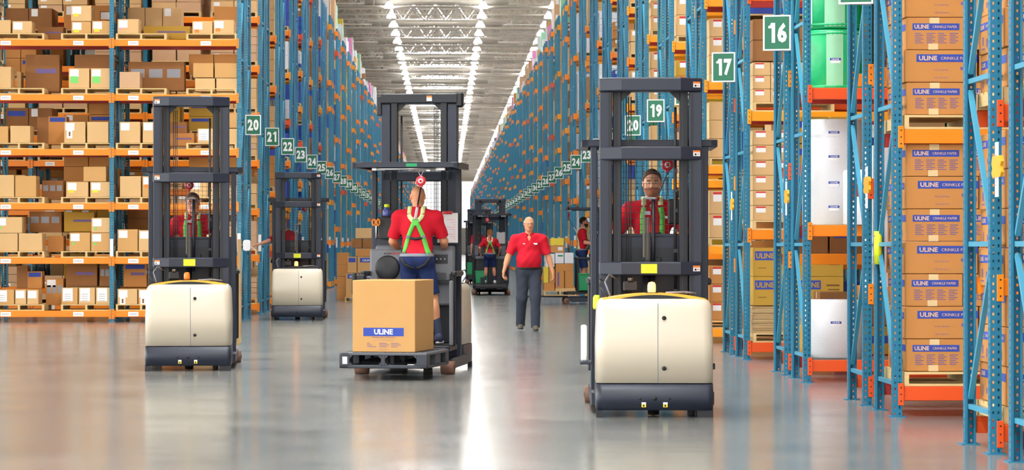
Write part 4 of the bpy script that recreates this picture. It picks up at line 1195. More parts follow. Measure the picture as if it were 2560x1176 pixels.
# ---- rolls
def roll(x,y,z,r,h,m_,label,labels=(),film=None,bands=()):
    R=empty('wrapped_roll',(x,y,z),0,label,'roll')
    b=MB(); pr=[(r*.96,0),(r,.01),(r,h-.02),(r*.97,h),(r*.3,h),(r*.3,h-.02),(.001,h-.02)]
    b.lathe([(.001,0)]+pr,m_,n=40); 
    for zb in bands: b.lathe([(r+.002,zb-.015),(r+.006,zb),(r+.002,zb+.015)],m_,n=40)
    b.build('film_roll',R)
    for zl in labels:
        l=MB(); a0=-PI/2-.12
        vs=[(( r+.004)*math.cos(a0+t),(r+.004)*math.sin(a0+t),zz) for zz in (zl-.03,zl+.0) for t in np.linspace(-.12,.20,5)]
        l.add(vs,[(i,i+1,i+6,i+5) for i in range(4)],'label_white')
        vs=[(( r+.005)*math.cos(a0+t),(r+.005)*math.sin(a0+t),zz) for zz in (zl-.002,zl+.022) for t in np.linspace(-.14,.22,5)]
        l.add(vs,[(i,i+1,i+6,i+5) for i in range(4)],'print_blue')
        def g(u,v,e): 
            t=a0-.14+u/r; return ((r+.006+e)*math.cos(t),(r+.006+e)*math.sin(t),v)
        l.text(g,'ULINE',.18*r,zl+.003,.014,'label_white',e=0,bold=.03,width=.24*r); l.build('roll_label',R)
    if film:
        f=MB(); 
        for a,w0 in film:
            vs=[((r+.003)*math.cos(a+t),(r+.003)*math.sin(a+t),zz) for zz in (.02,h-.02) for t in np.linspace(-w0,w0,5)]
            f.add(vs,[(i,i+1,i+6,i+5) for i in range(4)],'wrap_pale_green',smooth=True)
        f.build('loose_film',R)
    return R
roll(4.035,27.10,1.61,.31,1.10,'roll_white','tall white bubble-wrap roll on the second shelf of rack 16',(.95,.70,.43,.18))
roll(4.34,26.55,1.61,.27,.56,'roll_white','shorter white roll beside the tall one on rack 16',(.20,))
roll(4.035,26.95,.235,.30,.60,'roll_white','white roll on the bottom shelf of rack 16',(.36,))
roll(4.035,27.0,3.01,.31,.62,'roll_green','lower green foam roll high on rack 16',(.30,),film=[(-PI/2-.1,.28),(-PI/2+.7,.15)],bands=(.03,.58))
roll(4.035,27.0,3.64,.31,.62,'roll_green','upper green foam roll standing on another green roll',(.40,),film=[(-PI/2-.1,.34),(-2.6,.12)],bands=(.04,.55))
roll(4.66,26.95,3.01,.27,1.1,'wrap_black','black wrapped roll beside the green rolls on rack 16')
m=MB()
for i in range(24): m.box(3.76,5.9,26.5+.032*i,26.506+.032*i,.228,.234,'steel')
tag(m.build('wire_deck'),'steel wire deck under the white roll at the bottom of rack 16','shelf')
m=MB()
for i in range(40): m.box(3.76+.05*i,3.766+.05*i,26.44,27.34,1.605,1.61,'steel')
m.box(3.75,5.9,26.44,27.34,1.60,1.605,'wood')
tag(m.build('shelf_board'),'board laid on the second beams of rack 16 under the tall roll','shelf')
m=MB(); m.box(3.75,5.9,26.44,27.34,3.0,3.01,'wood'); tag(m.build('shelf_board'),'board under the green rolls high on rack 16','shelf')
m=carton((.95,.8,.30),'carton_yellow',[('F',.05,.12,.9,.2,'print_blue')]); place(m,(4.35,28.4,.22),'wide yellow-brown carton with blue band behind the bottom white roll')
for k,(x,z,h) in enumerate(((4.25,.53,.36),(4.65,.53,.36))):
    place(carton((.38,.5,h),'carton_dark',[('F',.04,h-.14,.16,h-.07,'print_blue')]),(x,28.4,z),'brown carton on the yellow-brown one behind rack 16 roll, %s'%('left' if k==0 else 'right'))
for k in range(5):
    for j in range(2):
        place(carton((.36,.5,.29),'carton_dark' if k<3 else 'carton_yellow',[('F',.04,.17,.18,.24,'print_blue'),('F',.24,.2,.32,.26,'label_white')]),(3.97+.38*j,28.4,1.31+.30*k-(.0)),'carton in the back of rack 16, %s from the bottom in the %s column'%(ORD[k],'left' if j==0 else 'right'),group='cartons in the back of rack 16')
# ---- rack 17
X0=3.76
pallet((4.26,32.2,.21),'wooden pallet under flattened cartons on rack 17',1.0,.9)
m=MB(); r=random.Random(5)
for i in range(26):
    a=r.uniform(-.012,.012); m.box(X0+a,X0+.95+a,31.78+r.uniform(0,.02),32.6,.328+i*.0125,.328+i*.0125+.009,'carton' if i%2 else 'tape')
tag(m.build('flat_cartons'),'stack of flattened tan cartons on the bottom pallet of rack 17','flat cartons',kind='stuff')
for k in range(2):
    for j in range(2):
        place(carton((.55,.7,.355),'carton_yellow',[('F',.02,.20,.27,.31,'print_blue'),('F',.34,.24,.50,.26,'seam'),('F',.36,.19,.50,.205,'seam'),('F',.38,.14,.50,.155,'seam'),('F',.06,.1,.16,.108,'seam')],[('F','ULINE',.145,.222,.065,'carton_yellow',.03,.22)]),(X0+.28+.56*j,32.13,.66+.358*k),'yellow-brown carton on the flattened cartons, %s tier, %s'%(('lower','upper')[k],('left','right')[j]),group='yellow-brown cartons of rack 17')
def grid(x0,y0,z0,cols,rows,w_,d,h,where,mats=('carton',),lab='red',r=None,depthcols=1,gap=.006):
    r=r or random.Random(int(x0*31+y0*17+z0*7))
    for k in range(rows):
        for c_ in range(cols):
            for dd in range(depthcols):
                dec=[]
                if lab: 
                    u=w_*.12; v=h*.52; dec=[('F',u,v,u+min(w_*.5,.12),v+h*.34,'label_white')]
                    if lab=='red': dec.append(('F',u,v+h*.30,u+min(w_*.5,.12),v+h*.40,'label_red',.002))
                    if lab=='blue': dec=[('F',w_*.4,h*.4,w_*.95,h*.7,'print_blue')]
                me=carton((w_-gap,d-gap,h-.004),r.choice(mats),dec,tape=False)
                place(me,(x0+w_*(c_+.5),y0+d*(dd+.5),z0+h*k),'%scarton on %s, %s tier, %s column%s'%('' if rows*cols*depthcols>2 else 'plain ',where,ORD[k],ORD[c_],'' if depthcols==1 else (', front' if dd==0 else ', back')),group='cartons on '+where)
def shelf_pallet(x,y,z,where,W=1.0,D=.86): pallet((x,y,z+.06),'wooden pallet on '+where,W,D)
shelf_pallet(X0+.5,32.19,1.53,'second shelf of rack 17')
grid(X0,31.79,1.706,2,6,.30,.42,.185,'the second shelf of rack 17',depthcols=2)
shelf_pallet(X0+.5,32.19,2.98,'third shelf of rack 17')
grid(X0,31.79,3.156,3,3,.22,.42,.165,'the third shelf of rack 17',depthcols=2)
grid(X0,31.79,3.66,2,2,.45,.42,.26,'top tiers of the third shelf of rack 17',mats=('carton_dark',),lab=None)
# ---- rack 18 and 19
for n,cap in ((18,8),(19,7),(20,7)):
    y0=row_y(n)
    for k,z in enumerate(RLV[n][:cap]):
        where='shelf %s of rack %d on the right'%(ORD[k],n)
        where='the %s shelf of right rack %s'%(ORD[k],num(n))
        nx=RLV[n][k+1] if k+1<len(RLV[n]) else z+1.3
        room=nx-z-.40; r=random.Random(n*10+k)
        shelf_pallet(X0+.5,y0+.44,z,'the %s shelf of right rack %s'%(ORD[k],num(n)))
        nr=2 if room<.75 else 3
        grid(X0,y0+.03,z+.18,1,nr,.42+.05*(k%2),.80,min(room/nr,.34),where,mats=(r.choice(('carton','carton_warm','carton_pink','carton_yellow' if n==19 else 'carton')),),lab=r.choice(('red','red',None,'blue')),r=r)
me=carton((.45,.5,.30),'white_carton',[('F',.05,.22,.4,.25,'print_blue'),('F',.16,.08,.28,.13,'print_violet')],tape=False)
for k in range(4): place(me,(X0+.3,row_y(20)+1.9,5.2+k*.31),'white printed carton in the white stack behind sign 19, %s from the bottom'%ORD[k],group='white printed cartons')
# ---- left rack 20: measured load by load (pixels of the photograph turned into metres on the rack's front plane)
YF=row_y(20)
def L20(px): return X_at(px,YF)
BZ=[LV[i]+.058 for i in range(9)]
PALX=[(-5,100),(152,280),(291,415),(464,594)]
PNAME=['leftmost','second from left','third from left','rightmost']
for lv in range(8):
    for i,(a,b) in enumerate(PALX):
        xa,xb=L20(a),L20(b); wv=.92
        pallet(((xa+xb)/2,YF+.42,BZ[lv]),'wooden pallet on the %s shelf of the facing rack, %s'%(ORD[lv],PNAME[i]),wv,.88,group='pallets of the facing rack')
PXM=6500/47.55
def cart20(lv,a,b,top,feat='',base=None,dep=.45,yoff=.0,mt=None,desc='plain tan carton',pos=''):
    xa,xb=L20(a),L20(b); x=(xa+xb)/2; zb=BZ[lv]+.118 if base is None else Z_at(base,x,YF)
    h=max((Z_at(top,x,YF)-zb),.08); w_=xb-xa-.012; dec=[]
    s=feat
    if 'W' in s: dec.append(('F',w_*.06,h-.155,w_*.06+.16,h-.02,'label_white'))
    if 'y' in s: dec.append(('F',w_*.06+.02,h-.20,w_*.06+.115,h-.145,'label_yellow',.002))
    if 'o' in s: dec.append(('F',w_*.06+.02,h-.21,w_*.06+.10,h-.15,'label_orange',.002))
    if 'g' in s: dec.append(('F',w_*.06+.01,h-.27,w_*.06+.15,h-.145,'label_green',.002))
    if 'd' in s: dec.append(('F',w_*.06+.03,h-.22,w_*.06+.075,h-.175,'label_green',.002))
    if 'p' in s: dec.append(('F',w_*.06+.02,h-.20,w_*.06+.06,h-.16,'label_pink',.002))
    if 'T' in s: dec.append(('F',w_*.08,h*.18,w_*.08+.18,h-.01,'label_white')); 
    if 'T' in s:
        for q in range(4): dec.append(('F',w_*.08+.03,h*.6-q*.04,w_*.08+.14,h*.6-q*.04+.008,'label_grey',.002))
    if 'S' in s: dec.append(('F',w_*.12,h-.30,w_*.12+.10,h-.14,'label_white',.002)); dec.append(('F',w_*.12+.035,h-.26,w_*.12+.065,h-.18,'seam',.003))
    if 'k' in s: dec.append(('F',w_*.3,h*.5,w_*.9,h*.62,'print_violet'))
    if 'B' in s: dec.append(('F',w_*.08,h-.10,w_*.92,h-.02,'print_blue'))
    if 'V' in s:
        for q in range(3): dec.append(('F',w_*(.05+.32*q),h*.45,w_*(.05+.32*q)+w_*.24,h*.75,'label_grey'))
    mt=mt or ('carton' if (int(a)+lv)%3 else 'carton_gold')
    me=carton((w_,dep,h),mt,dec)
    place(me,(x,YF+.0+dep/2+yoff,zb),'%s, facing-rack %s shelf, %s'%(desc,ORD[lv],pos))
D20=[
 # level 1 (index 0)
 (0,-12,36,725,'T','tan carton with white sheet','at the picture edge'),(0,37,66,725,'W','narrow tan carton with white label','second from left'),(0,67,97,725,'W','narrow tan carton with white label','third from left'),
 (0,153,195,720,'T','tan carton with large white sheet','left of three beside the post'),(0,196,238,720,'T','tan carton with large white sheet','middle of three beside the post'),(0,239,281,720,'T','tan carton with large white sheet','right of three beside the post'),
 (0,293,344,723,'WS','tan carton with white label and tag','right of the post'),(0,345,390,723,'WS','tan carton with white label and tag','behind the left truck'),(0,478,535,725,'W','tan carton','right of the left truck mast'),(0,540,592,705,'W','tan carton','next to the end post'),
 (1,-12,45,584,'','wide plain carton','lower tier at the picture edge'),(1,46,106,584,'','wide plain carton','lower tier, second from left'),
 (1,173,226,582,'Wd','carton with white label and green dot','lower tier, left of the post'),(1,227,279,583,'Wd','carton with white label and green dot','lower tier, touching the post'),
 (1,293,345,574,'W','tall carton with white label','right of the post'),(1,346,398,576,'W','tall carton with white label','beside the left truck'),(1,478,530,570,'','tan carton','behind the left truck driver'),(1,540,594,566,'','tan carton','next to the end post'),
 (2,-12,36,438,'','tall plain carton','at the picture edge'),(2,37,91,440,'','tall plain carton','second from left'),(2,165,221,455,'Wy','carton with white and yellow labels','left one under the single carton'),(2,225,281,455,'Wy','carton with white and yellow labels','right one touching the post'),
 (2,299,353,441,'','plain square carton','right of the post'),(2,355,400,441,'Wo','carton with white and orange labels','beside the left truck'),(2,474,520,452,'W','tan carton with label','behind the left truck driver, left'),(2,524,560,440,'p','tan carton with pink label','behind the left truck driver, right'),(2,563,596,470,'','narrow tan carton','next to the end post'),
 (3,-12,21,316,'','pale plain carton','at the picture edge'),(3,25,76,315,'','pale plain carton','second from left'),(3,160,214,305,'WS','carton with label and tag','left one beside the post'),(3,217,272,305,'','plain carton','touching the post'),
 (3,298,351,305,'W','carton with white label','right of the post'),(3,356,402,305,'W','carton with white label','left of the left truck mast'),(3,493,533,322,'T','carton with tall white sheet','inside the left truck mast'),
 (4,-12,28,167,'','plain carton','at the picture edge'),(4,171,224,171,'Wg','carton with white and green label','left one beside the post'),(4,226,278,171,'Wg','carton with white and green label','right one touching the post'),
 (4,298,350,180,'','faded pinkish carton','right of the post'),
 (5,-12,27,50,'','plain carton','at the picture edge'),(5,30,80,53,'W','carton with white label','second from left'),(5,178,228,54,'Wy','carton with white and yellow label','lower left of the stack of three'),(5,229,280,52,'Wy','carton with white and yellow label','lower right of the stack of three'),
 (5,293,347,48,'Wp','wide carton with white label and pink dot','right of the post'),(5,480,532,53,'Wo','carton with white label and orange dot','second from the end post'),(5,533,586,50,'Wo','carton with white label and orange dot','next to the end post'),
 (6,-12,50,-70,'','large carton','at the left edge'),(6,165,275,-70,'W','large carton','left of the post'),(6,300,400,-60,'','large carton','right of the post'),(6,480,590,-70,'','large carton','next to the end post'),
]
for lv,a,b,top,ft,desc,pos in D20:
    cart20(lv,a,b,top,ft,desc=desc,pos=pos,mt='carton_pink' if 'pinkish' in desc else None)
D20b=[ # second tiers: lv,a,b,top,base,feat,desc,pos
 (1,-12,56,543,583,'Wd','low carton with label and green dot','upper tier at the picture edge'),(1,228,279,545,582,'Wd','carton with label and green dot','upper tier touching the post'),
 (2,208,266,417,454,'','plain carton lying across two others','upper tier beside the post'),
 (3,567,597,285,320,'','small carton','upper one next to the end post'),(3,566,598,322,361,'','small carton','lower one next to the end post'),
 (4,482,534,158,194,'','pale carton','upper left of the pile of four'),(4,536,593,158,195,'','pale carton','upper right of the pile of four'),(4,487,538,196,228,'','pale carton','lower left of the pile of four'),(4,540,594,196,228,'','pale carton','lower right of the pile of four'),
 (5,177,229,14,53,'Wy','carton with white and yellow label','top of the stack of three'),
]
for lv,a,b,top,base,ft,desc,pos in D20b: cart20(lv,a,b,top,ft,base=base,desc=desc,pos=pos)
# goods deeper in the same rack (rear half of the pallets) and in the rack behind it
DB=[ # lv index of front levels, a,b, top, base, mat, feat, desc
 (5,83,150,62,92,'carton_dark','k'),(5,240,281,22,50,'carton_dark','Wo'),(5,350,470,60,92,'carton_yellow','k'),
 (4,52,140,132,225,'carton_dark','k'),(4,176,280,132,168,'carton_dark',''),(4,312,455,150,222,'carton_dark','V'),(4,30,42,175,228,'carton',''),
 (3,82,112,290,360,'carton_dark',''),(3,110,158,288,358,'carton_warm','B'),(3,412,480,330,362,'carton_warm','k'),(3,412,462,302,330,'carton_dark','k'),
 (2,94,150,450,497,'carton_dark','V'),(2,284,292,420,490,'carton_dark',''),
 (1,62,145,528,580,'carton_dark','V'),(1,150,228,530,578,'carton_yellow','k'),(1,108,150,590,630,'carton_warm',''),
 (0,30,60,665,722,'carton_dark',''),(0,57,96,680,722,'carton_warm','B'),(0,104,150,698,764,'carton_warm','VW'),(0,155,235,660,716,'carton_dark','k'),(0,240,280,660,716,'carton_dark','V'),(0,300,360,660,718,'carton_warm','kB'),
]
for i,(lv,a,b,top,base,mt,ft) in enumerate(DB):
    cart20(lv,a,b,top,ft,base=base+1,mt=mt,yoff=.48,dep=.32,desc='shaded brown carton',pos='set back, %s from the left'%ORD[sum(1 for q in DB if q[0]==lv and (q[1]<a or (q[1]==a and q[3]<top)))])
# rear rack of the same pair and the two racks behind: piles of cartons
def spile(x0,x1,y0,dep,z0,z1,where,r,mats=('carton_dark','carton_warm','carton','carton_yellow')):
    n=max(1,round((x1-x0)/r.uniform(.34,.5))); w_=(x1-x0)/n; rows=max(1,round((z1-z0)/r.uniform(.26,.4))); h=(z1-z0)/rows; mt=r.choice(mats)
    for c_ in range(n):
        for k in range(rows):
            if k==rows-1 and r.random()<.25: continue
            a=x0+w_*c_; b=z0+h*k; st.box(a,a+w_-.012,y0,y0+dep,b,b+h-.006,mt,.004)
            q=r.random()
            if q<.25: st.box(a+w_*.1,a+w_*.1+.12,y0-.002,y0,b+h*.6,b+h*.95,'label_white')
            elif q<.45: st.box(a+w_*.1,a+w_*.85,y0-.002,y0,b+h*.62,b+h*.85,'print_blue')
st=MB()
r=random.Random(21)
RR20=[.55,1.45,2.4,3.4,4.45,5.3,6.3]
for lv,z in enumerate(RR20):
    for bi,(xa,xb) in enumerate(((-8.3,-7.35),(-7.2,-6.2),(-6.0,-4.95),(-4.85,-3.85))):
        if r.random()<.25: continue
        pallet(((xa+xb)/2,YF+1.95,z+.06),'wooden pallet at the back of the facing rack, %s level, %s bay half'%(ORD[lv],ORD[bi]),xb-xa-.04,.8,group='pallets behind the facing rack')
        spile(xa,xb-.06,YF+1.56,.75,z+.18,z+.18+r.uniform(.35,.62),'at the back of the facing rack, level %s, half-bay %s'%(ORD[lv],ORD[bi]),r)
# ---- all further goods, hundreds of cartons and wrapped loads seen only as slivers: one object
r=random.Random(77)
def loads(n,side,xs,depths=((.02,.84),(1.52,2.32))):
    lv=RLV[n*side]; y0=row_y(n)
    theme=r.choice([('carton','carton_warm'),('carton','carton_yellow','carton_warm'),('carton_warm','load_blue'),('roll_white','white_carton'),('carton','label_pink','white_carton'),('load_green','carton'),('load_yellow','carton'),('carton_dark','carton'),('white_carton','print_blue'),('carton','carton_pink'),('load_blue','white_carton'),('carton','carton_warm')])
    for k,z in enumerate(lv):
        nx=lv[k+1] if k+1<len(lv) else z+1.35
        for (ya,yb) in depths:
            for (xa,xb) in xs:
                if r.random()<.08: continue
                X=(XR if side>0 else XL)
                x0,x1=sorted((X+side*xa,X+side*xb)); z0=z+.06
                st.box(x0,x1,y0+ya,y0+yb,z0,z0+.02,'wood'); st.box(x0,x1,y0+ya,y0+yb,z0+.095,z0+.115,'wood')
                for q in (x0,(x0+x1)/2,x1-.04): st.box(q,q+.04,y0+ya,y0+yb,z0+.02,z0+.095,'wood')
                if k==len(lv)-1 and n>26: th=('white_carton','roll_white','label_pink','wrap_pale_green','white_carton','carton_pink'); mt=r.choice(th)
                else: mt=r.choice(theme)
                top=z0+.12+(r.uniform(.7,1.2) if (k==len(lv)-1 and n>26) else r.uniform(.55,.92)*max(.3,(nx-z-.28))); zz=z0+.118; i=0
                nst=r.choice((2,3,4)); hh=(top-zz)/nst
                for q in range(nst):
                    w2=(x1-x0)/2
                    for u in (0,1):
                        e=r.uniform(.004,.02); st.box(x0+u*w2+e,x0+(u+1)*w2-.008,y0+ya+e,y0+yb-.01,zz,zz+hh-.008,mt if r.random()<.85 else r.choice(theme),0)
                        if r.random()<.4 and mt.startswith('carton'): xs_=x0+u*w2+.06; st.box(xs_,xs_+.12,y0+ya+e-.003,y0+ya+e,zz+hh*.5,zz+hh*.85,'label_white')
                    zz+=hh
for n in range(16,86):
    if n<=17: 
        continue
    if n<=20: loads(n,1,((.06+.0,.95),) if False else ((1.15,2.15),)); 
    else: loads(n,1,((.06,1.05),(1.2,2.2)))
for n in (16,17,18,19,20):
    lv=RREAR.get(n) or RLV[n]; sv=RLV[n]; RLV[n]=lv; loads(n,1,((.06,1.05),(1.25,2.2)) if n>16 else ((1.25,2.2),),depths=((1.54,2.3),)); RLV[n]=sv
for n in (14,15,16,17,18): 
    sv=RLV[n]
    loads(n,1,((2.45,3.4),(3.5,4.45)),depths=((.02,.84),)); RLV[n]=[z for z in sv if z>4]; 
    if n<18: loads(n,1,((.06,1.05),(1.25,2.2)),depths=((.02,.84),))
    RLV[n]=sv
for n in (21,22): loads(n,-1,((.06,1.0),(1.2,2.2),(2.4,3.35),(3.5,4.5),(4.75,5.7),(5.8,6.8)))
for n in range(23,86): loads(n,-1,((.06,1.05),(1.2,2.2)))
RLV[-20]=[7.10,8.10]; loads(20,-1,((.06,1.05),(1.2,2.2),(2.4,3.35),(3.5,4.5)))
tag(st.build('stored_goods'),'countless cartons and wrapped loads filling the racks down both sides','goods',kind='stuff')
# ================================================================== TRUCKS AND PEOPLE
A=truck('cream and black order picker truck with lit orange beacon at right front',1.695,21.07,-math.radians(2.3),2.82,True,(1,1,1))
B=truck('cream truck at left front with an unlit orange beacon and tall mast',X_at(470,29.0),29.0,math.radians(3.2),3.11,False,(-1,-1,-1),cyl=1.94)
Cc=truck('cream truck with lit beacon beside the left rack end, farther back',X_at(743,48.6),48.6,math.radians(2),2.79,True,(1,1,1),yellow=False)
Dx,Dy=-.165,30.2
D=truck('truck seen from its platform, carrying the large carton in the middle',Dx,Dy,math.radians(172),3.11,False,(0,0,0),yellow=False)
E=truck('distant truck with green bins driven by a woman with ginger ponytail',X_at(1224,75.4),75.4,math.radians(180),2.74,False,(0,0,0),yellow=False,detail=1)
Fk=truck('farthest truck, half hidden behind the truck with green bins',X_at(1196,96.5),96.5,math.radians(181),2.74,False,(0,0,0),yellow=False,detail=1)
G=truck('distant truck standing sideways at the right with a loaded platform',X_at(1455,62.2)+1.63,62.2,math.radians(90),2.82,False,(0,0,0),yellow=False,detail=1)
# extra fittings of the middle truck
m=MB(); m.box(-.437,.437,1.0,1.02,3.0,3.1,'truck_dark',.006); m.box(-.50,-.42,.9,1.02,2.95,3.12,'truck_dark',.02); m.box(.42,.48,.9,1.02,2.86,3.08,'truck_dark',.01); m.build('mast_end_cap',D)
m=MB(); m.box(-.15,-.09,1.02,1.024,3.02,3.08,'label_white'); m.box(-.15,-.09,1.024,1.026,3.06,3.08,'label_orange'); m.build('warning_label',D)
m=MB(); m.tube((.32,1.98,2.23),(-.33,1.98,2.23),.012,'steel',8); m.build('tether_bar',D)
m=MB(); m.box(-.13,-.01,1.99,2.003,2.255,2.29,'bin_green'); m.build('green_label',D)
m=MB(); m.box(.545,.49,1.9,1.97,.3,2.25,'truck',.006) if False else m.box(-.515,-.475,1.90,1.95,.31,1.02,'truck_grey',.012); m.box(-.50,-.47,1.86,1.96,1.02,1.10,'truck_dark',.01); m.build('grab_post',D)
m=MB(); m.box(.46,.58,1.86,1.92,1.02,1.08,'truck_dark',.01); m.box(.55,.60,1.86,1.95,.86,1.10,'truck_dark',.012); m.build('side_arm',D)
# clipboard, caddy, scissors hanging on the middle truck's screen
def onD(x,y,z): return L2W(D,x,y,z)
cb=empty('clipboard',onD(-.37,1.30,1.43),math.radians(172),'clipboard with white paper hanging right of the bald driver','clipboard')
m=MB(); m.box(-.12,.12,0,.012,-.02,.33,'truck_dark',.003); m.build('backing_board',cb); m=MB(); m.box(-.115,.115,.012,.018,0,.33,'paper'); 
for k in range(9): m.box(-.09,-.09+.03+.1*((k*7)%3)/3,.018,.0195,.04+k*.026,.045+k*.026,'label_pink')
m.build('paper_sheet',cb); m=MB(); m.tube((-.05,.02,.33),(.05,.02,.33),.014,'reel_red',8); m.box(-.06,.06,.01,.03,.33,.35,'reel_red',.004); m.build('clip',cb)
cd=empty('tool_caddy',onD(.32,1.34,1.47),math.radians(172),'black caddy hung on the screen left of the bald driver','holder')
m=MB(); m.prism([(-.08,0),(.08,0),(.10,.25),(-.10,.25)],'y',-.09,.0,'black'); m.build('caddy_body',cd,bevel=.01)
bt=empty('spray_bottle',onD(.30,1.385,1.725),0,'dark blue capped bottle standing in the black caddy','bottle'); m=MB(); m.lathe([(.045,0),(.048,.01),(.048,.06),(.03,.08),(.028,.10),(.001,.10)],'bottle_blue',n=16); m.build('bottle_body',bt); m=MB(); m.lathe([(.030,.098),(.03,.13),(.001,.135)],'lime',n=12); m.build('cap',bt)
sc=empty('scissors',onD(.42,1.40,1.58),math.radians(172),'orange-handled scissors hanging beside the black caddy','scissors')
m=MB()
for s_ in (-1,1):
    P=[(s_*(.024+.018*math.sin(a)),0,.075+.035*math.cos(a)) for a in np.linspace(0,2*PI,11)]; m.path(P,.009,'scissor_orange',6)
m.build('handle',sc); m=MB(); m.prism([(-.008,.04),(.008,.04),(.002,-.10),(-.002,-.10)],'y',-.003,.003,'steel'); m.build('blade',sc)
# pallet and the large carton on the middle truck
pa=math.radians(12)
pal=empty('plastic_pallet',(X_at(956,26.95)+.12,27.45,.125),-pa,'dark grey plastic pallet under the large carton in the middle','pallet')
m=MB(); Wp,Dp,Hp=.93,1.10,.165; w2=Wp/2;d2=Dp/2
m.box(-w2,w2,-d2,d2,Hp-.03,Hp,'pallet_top',.006)
for i in range(9): m.box(-w2+.03+i*.1,-w2+.07+i*.1,-d2+.03,d2-.03,Hp,Hp+.003,'pallet_plastic')
m.build('deck',pal)
m=MB()
for x in (-w2,-.022,w2-.11):
    wd=.11 if x!=-.022 else .044
    for y,dy in ((-d2,.16),(-.13,.26),(d2-.16,.16)): m.box(x,x+wd,y,y+dy,.03,Hp-.03,'pallet_plastic',.004)
    for xx,s_ in ((x,-1),(x+wd,1)):
        if abs(xx)>=w2-.001: continue
        for z0,z1 in ((.03,.065),(Hp-.03,Hp-.065)): m.prism([(xx,z0),(xx+s_*.035,z0),(xx,z1)],'y',-d2,-d2+.10,'pallet_plastic')
m.box(-w2,w2,-d2,-d2+.10,0,.036,'pallet_plastic',.008); m.box(-w2,w2,d2-.10,d2,0,.032,'pallet_plastic',.008)
for x in (-w2,w2-.10): m.box(x,x+.10,-d2,d2,0,.032,'pallet_plastic',.008)
m.box(-w2+.035,-w2+.085,-d2-.002,-d2,.045,.12,'label_white'); m.box(-w2+.02,-w2+.10,-d2-.001,-d2+.01,Hp-.02,Hp-.01,'black')
m.build('runner',pal)
bw,bd,bh=.665,.90,.745
dec=[('F',.115,.165,.545,.252,'print_blue')]
for cx_,ws in ((.155,(.03,.05,.10)),(.285,(.08,.105,.08)),(.41,(.085,.105,.07))):
    for q,wv in enumerate(ws): dec.append(('F',cx_,.088-.0175*q,cx_+wv,.094-.0175*q,'print_violet'))
tx=[('F','ULINE',.33,.182,.056,'label_white',.035,.20),('F','SHIPPING SUPPLY SPECIALISTS',.33,.146,.013,'print_violet',.01,.25),('F','Made for the U.S. and Canada Box Testing',.33,.117,.010,'print_violet',0,.22),('F','1-800-295-5510',.33,.022,.010,'print_violet',0,.09)]
me=carton((bw,bd,bh),'carton_gold',dec,tx,tape=False)
ca=math.cos(pa); sa=math.sin(pa)
lx,ly=-.0,-.06
bx=(pal.location[0]+lx*ca+ly*sa, pal.location[1]-lx*sa+ly*ca, .125+Hp+.004)
o=place(me,bx,'large gold-tan carton with blue band on the dark pallet','box',rz=-pa)
# ---- right truck driver
def at_truck(T,x,y,z=.318): p=L2W(T,x,y); return (p[0],p[1],z)
rotA=A.rotation_euler[2]
pA,iA=person('person','bearded driver in red polo and green harness behind the right truck screen',at_truck(A,.045,1.76),rotA+PI,1.75,fat=.0,h=.0055,skin='skin',hair='short',haircol='hair_brown',beard='beard',
   hands=[(-.22,.30,1.10),(.22,.30,1.10)],elbow=[(-1,-.6,-.3),(1,-.6,-.3)],harness='yes',badge=True,turn=0,nod=-.04,curl=(1.2,1.2),handdir=None,fingers=True)
pB,iB=person('person','driver in glasses and red polo behind the left truck screen',at_truck(B,-.02,1.76),B.rotation_euler[2]+PI,1.70,fat=.01,h=.007,skin='skin_ruddy',hair='short',haircol='hair_brown',glasses=True,
   hands=[(-.22,.30,1.10),(.22,.30,1.10)],elbow=[(-1,-.6,-.3),(1,-.6,-.3)],harness='yes',turn=.05,nod=-.03,curl=(1.2,1.2))
# ---- middle truck driver, seen from behind
rD=D.rotation_euler[2]
pD,iD=person('person','bald driver seen from behind in red polo, navy shorts and green harness',at_truck(D,-.09,1.73),rD+PI,1.745,fat=.022,h=.0055,skin='skin_tan',shoulder=1.12,lean=.05,nod=-.28,turn=.06,
   feet=[(-.10,-.02),(.25,-.04)],hands=[(-.25,.31,1.05),(.26,.33,1.05)],elbow=[(-.5,-1,-.4),(.5,-1,-.4)],harness='yes',gloves='glove',socks='sock_navy',shoes='shoe_navy',curl=(1.1,.7),handdir=[((.1,.75,-.5),(0,0,-1)),((.15,.9,-.25),(0,0,-1))])
m=MB(); w0=iD['wr'][0]; 
m.lathe([(.031,-.018),(.033,0),(.031,.018)],'black',tuple(w0),14); m.build('wrist_band',pD)
# ---- walking man
pW,iW=person('person','balding man in red polo and charcoal trousers walking towards the camera',(X_at(1322,42.4),42.4,0),PI+.02,1.88,fat=.062,h=.0065,skin='skin_tan',hair='fringe',haircol='hair_grey',glasses=True,legs='trousers',legcol='charcoal',shoes='shoe_olive',
   shoulder=1.12,feet=[(-.10,.16,.0),(.13,-.14,.03)],hands=[(-.40,.06,.80),(.42,.10,.84)],elbow=[(-.6,-1,0),(.6,-1,0)],badge=True,turn=.10,nod=-.05,curl=(.8,.9),handdir=[((-.1,.12,-1),(1,-.1,0)),((.05,.35,-1),(-1,.3,0))],polo='polo')
# ---- driver of the truck beside the left rack: leans out and reaches for the rack post
pC,iC=person('person','driver in red polo leaning out of the farther left truck towards the rack',at_truck(Cc,-.20,1.70),Cc.rotation_euler[2]+PI-.9,1.62,fat=.02,h=.008,skin='skin',hair='short',haircol='hair_ginger',
   hands=[(-.22,.35,1.05),(.34,.60,1.19)],elbow=[(-1,-.6,-.3),(.4,-.3,-1)],harness='pale',turn=.1,nod=-.2,lean=.2,curl=(1.0,.5),handdir=[None,((.3,.9,-.15),(0,-.3,-1))])
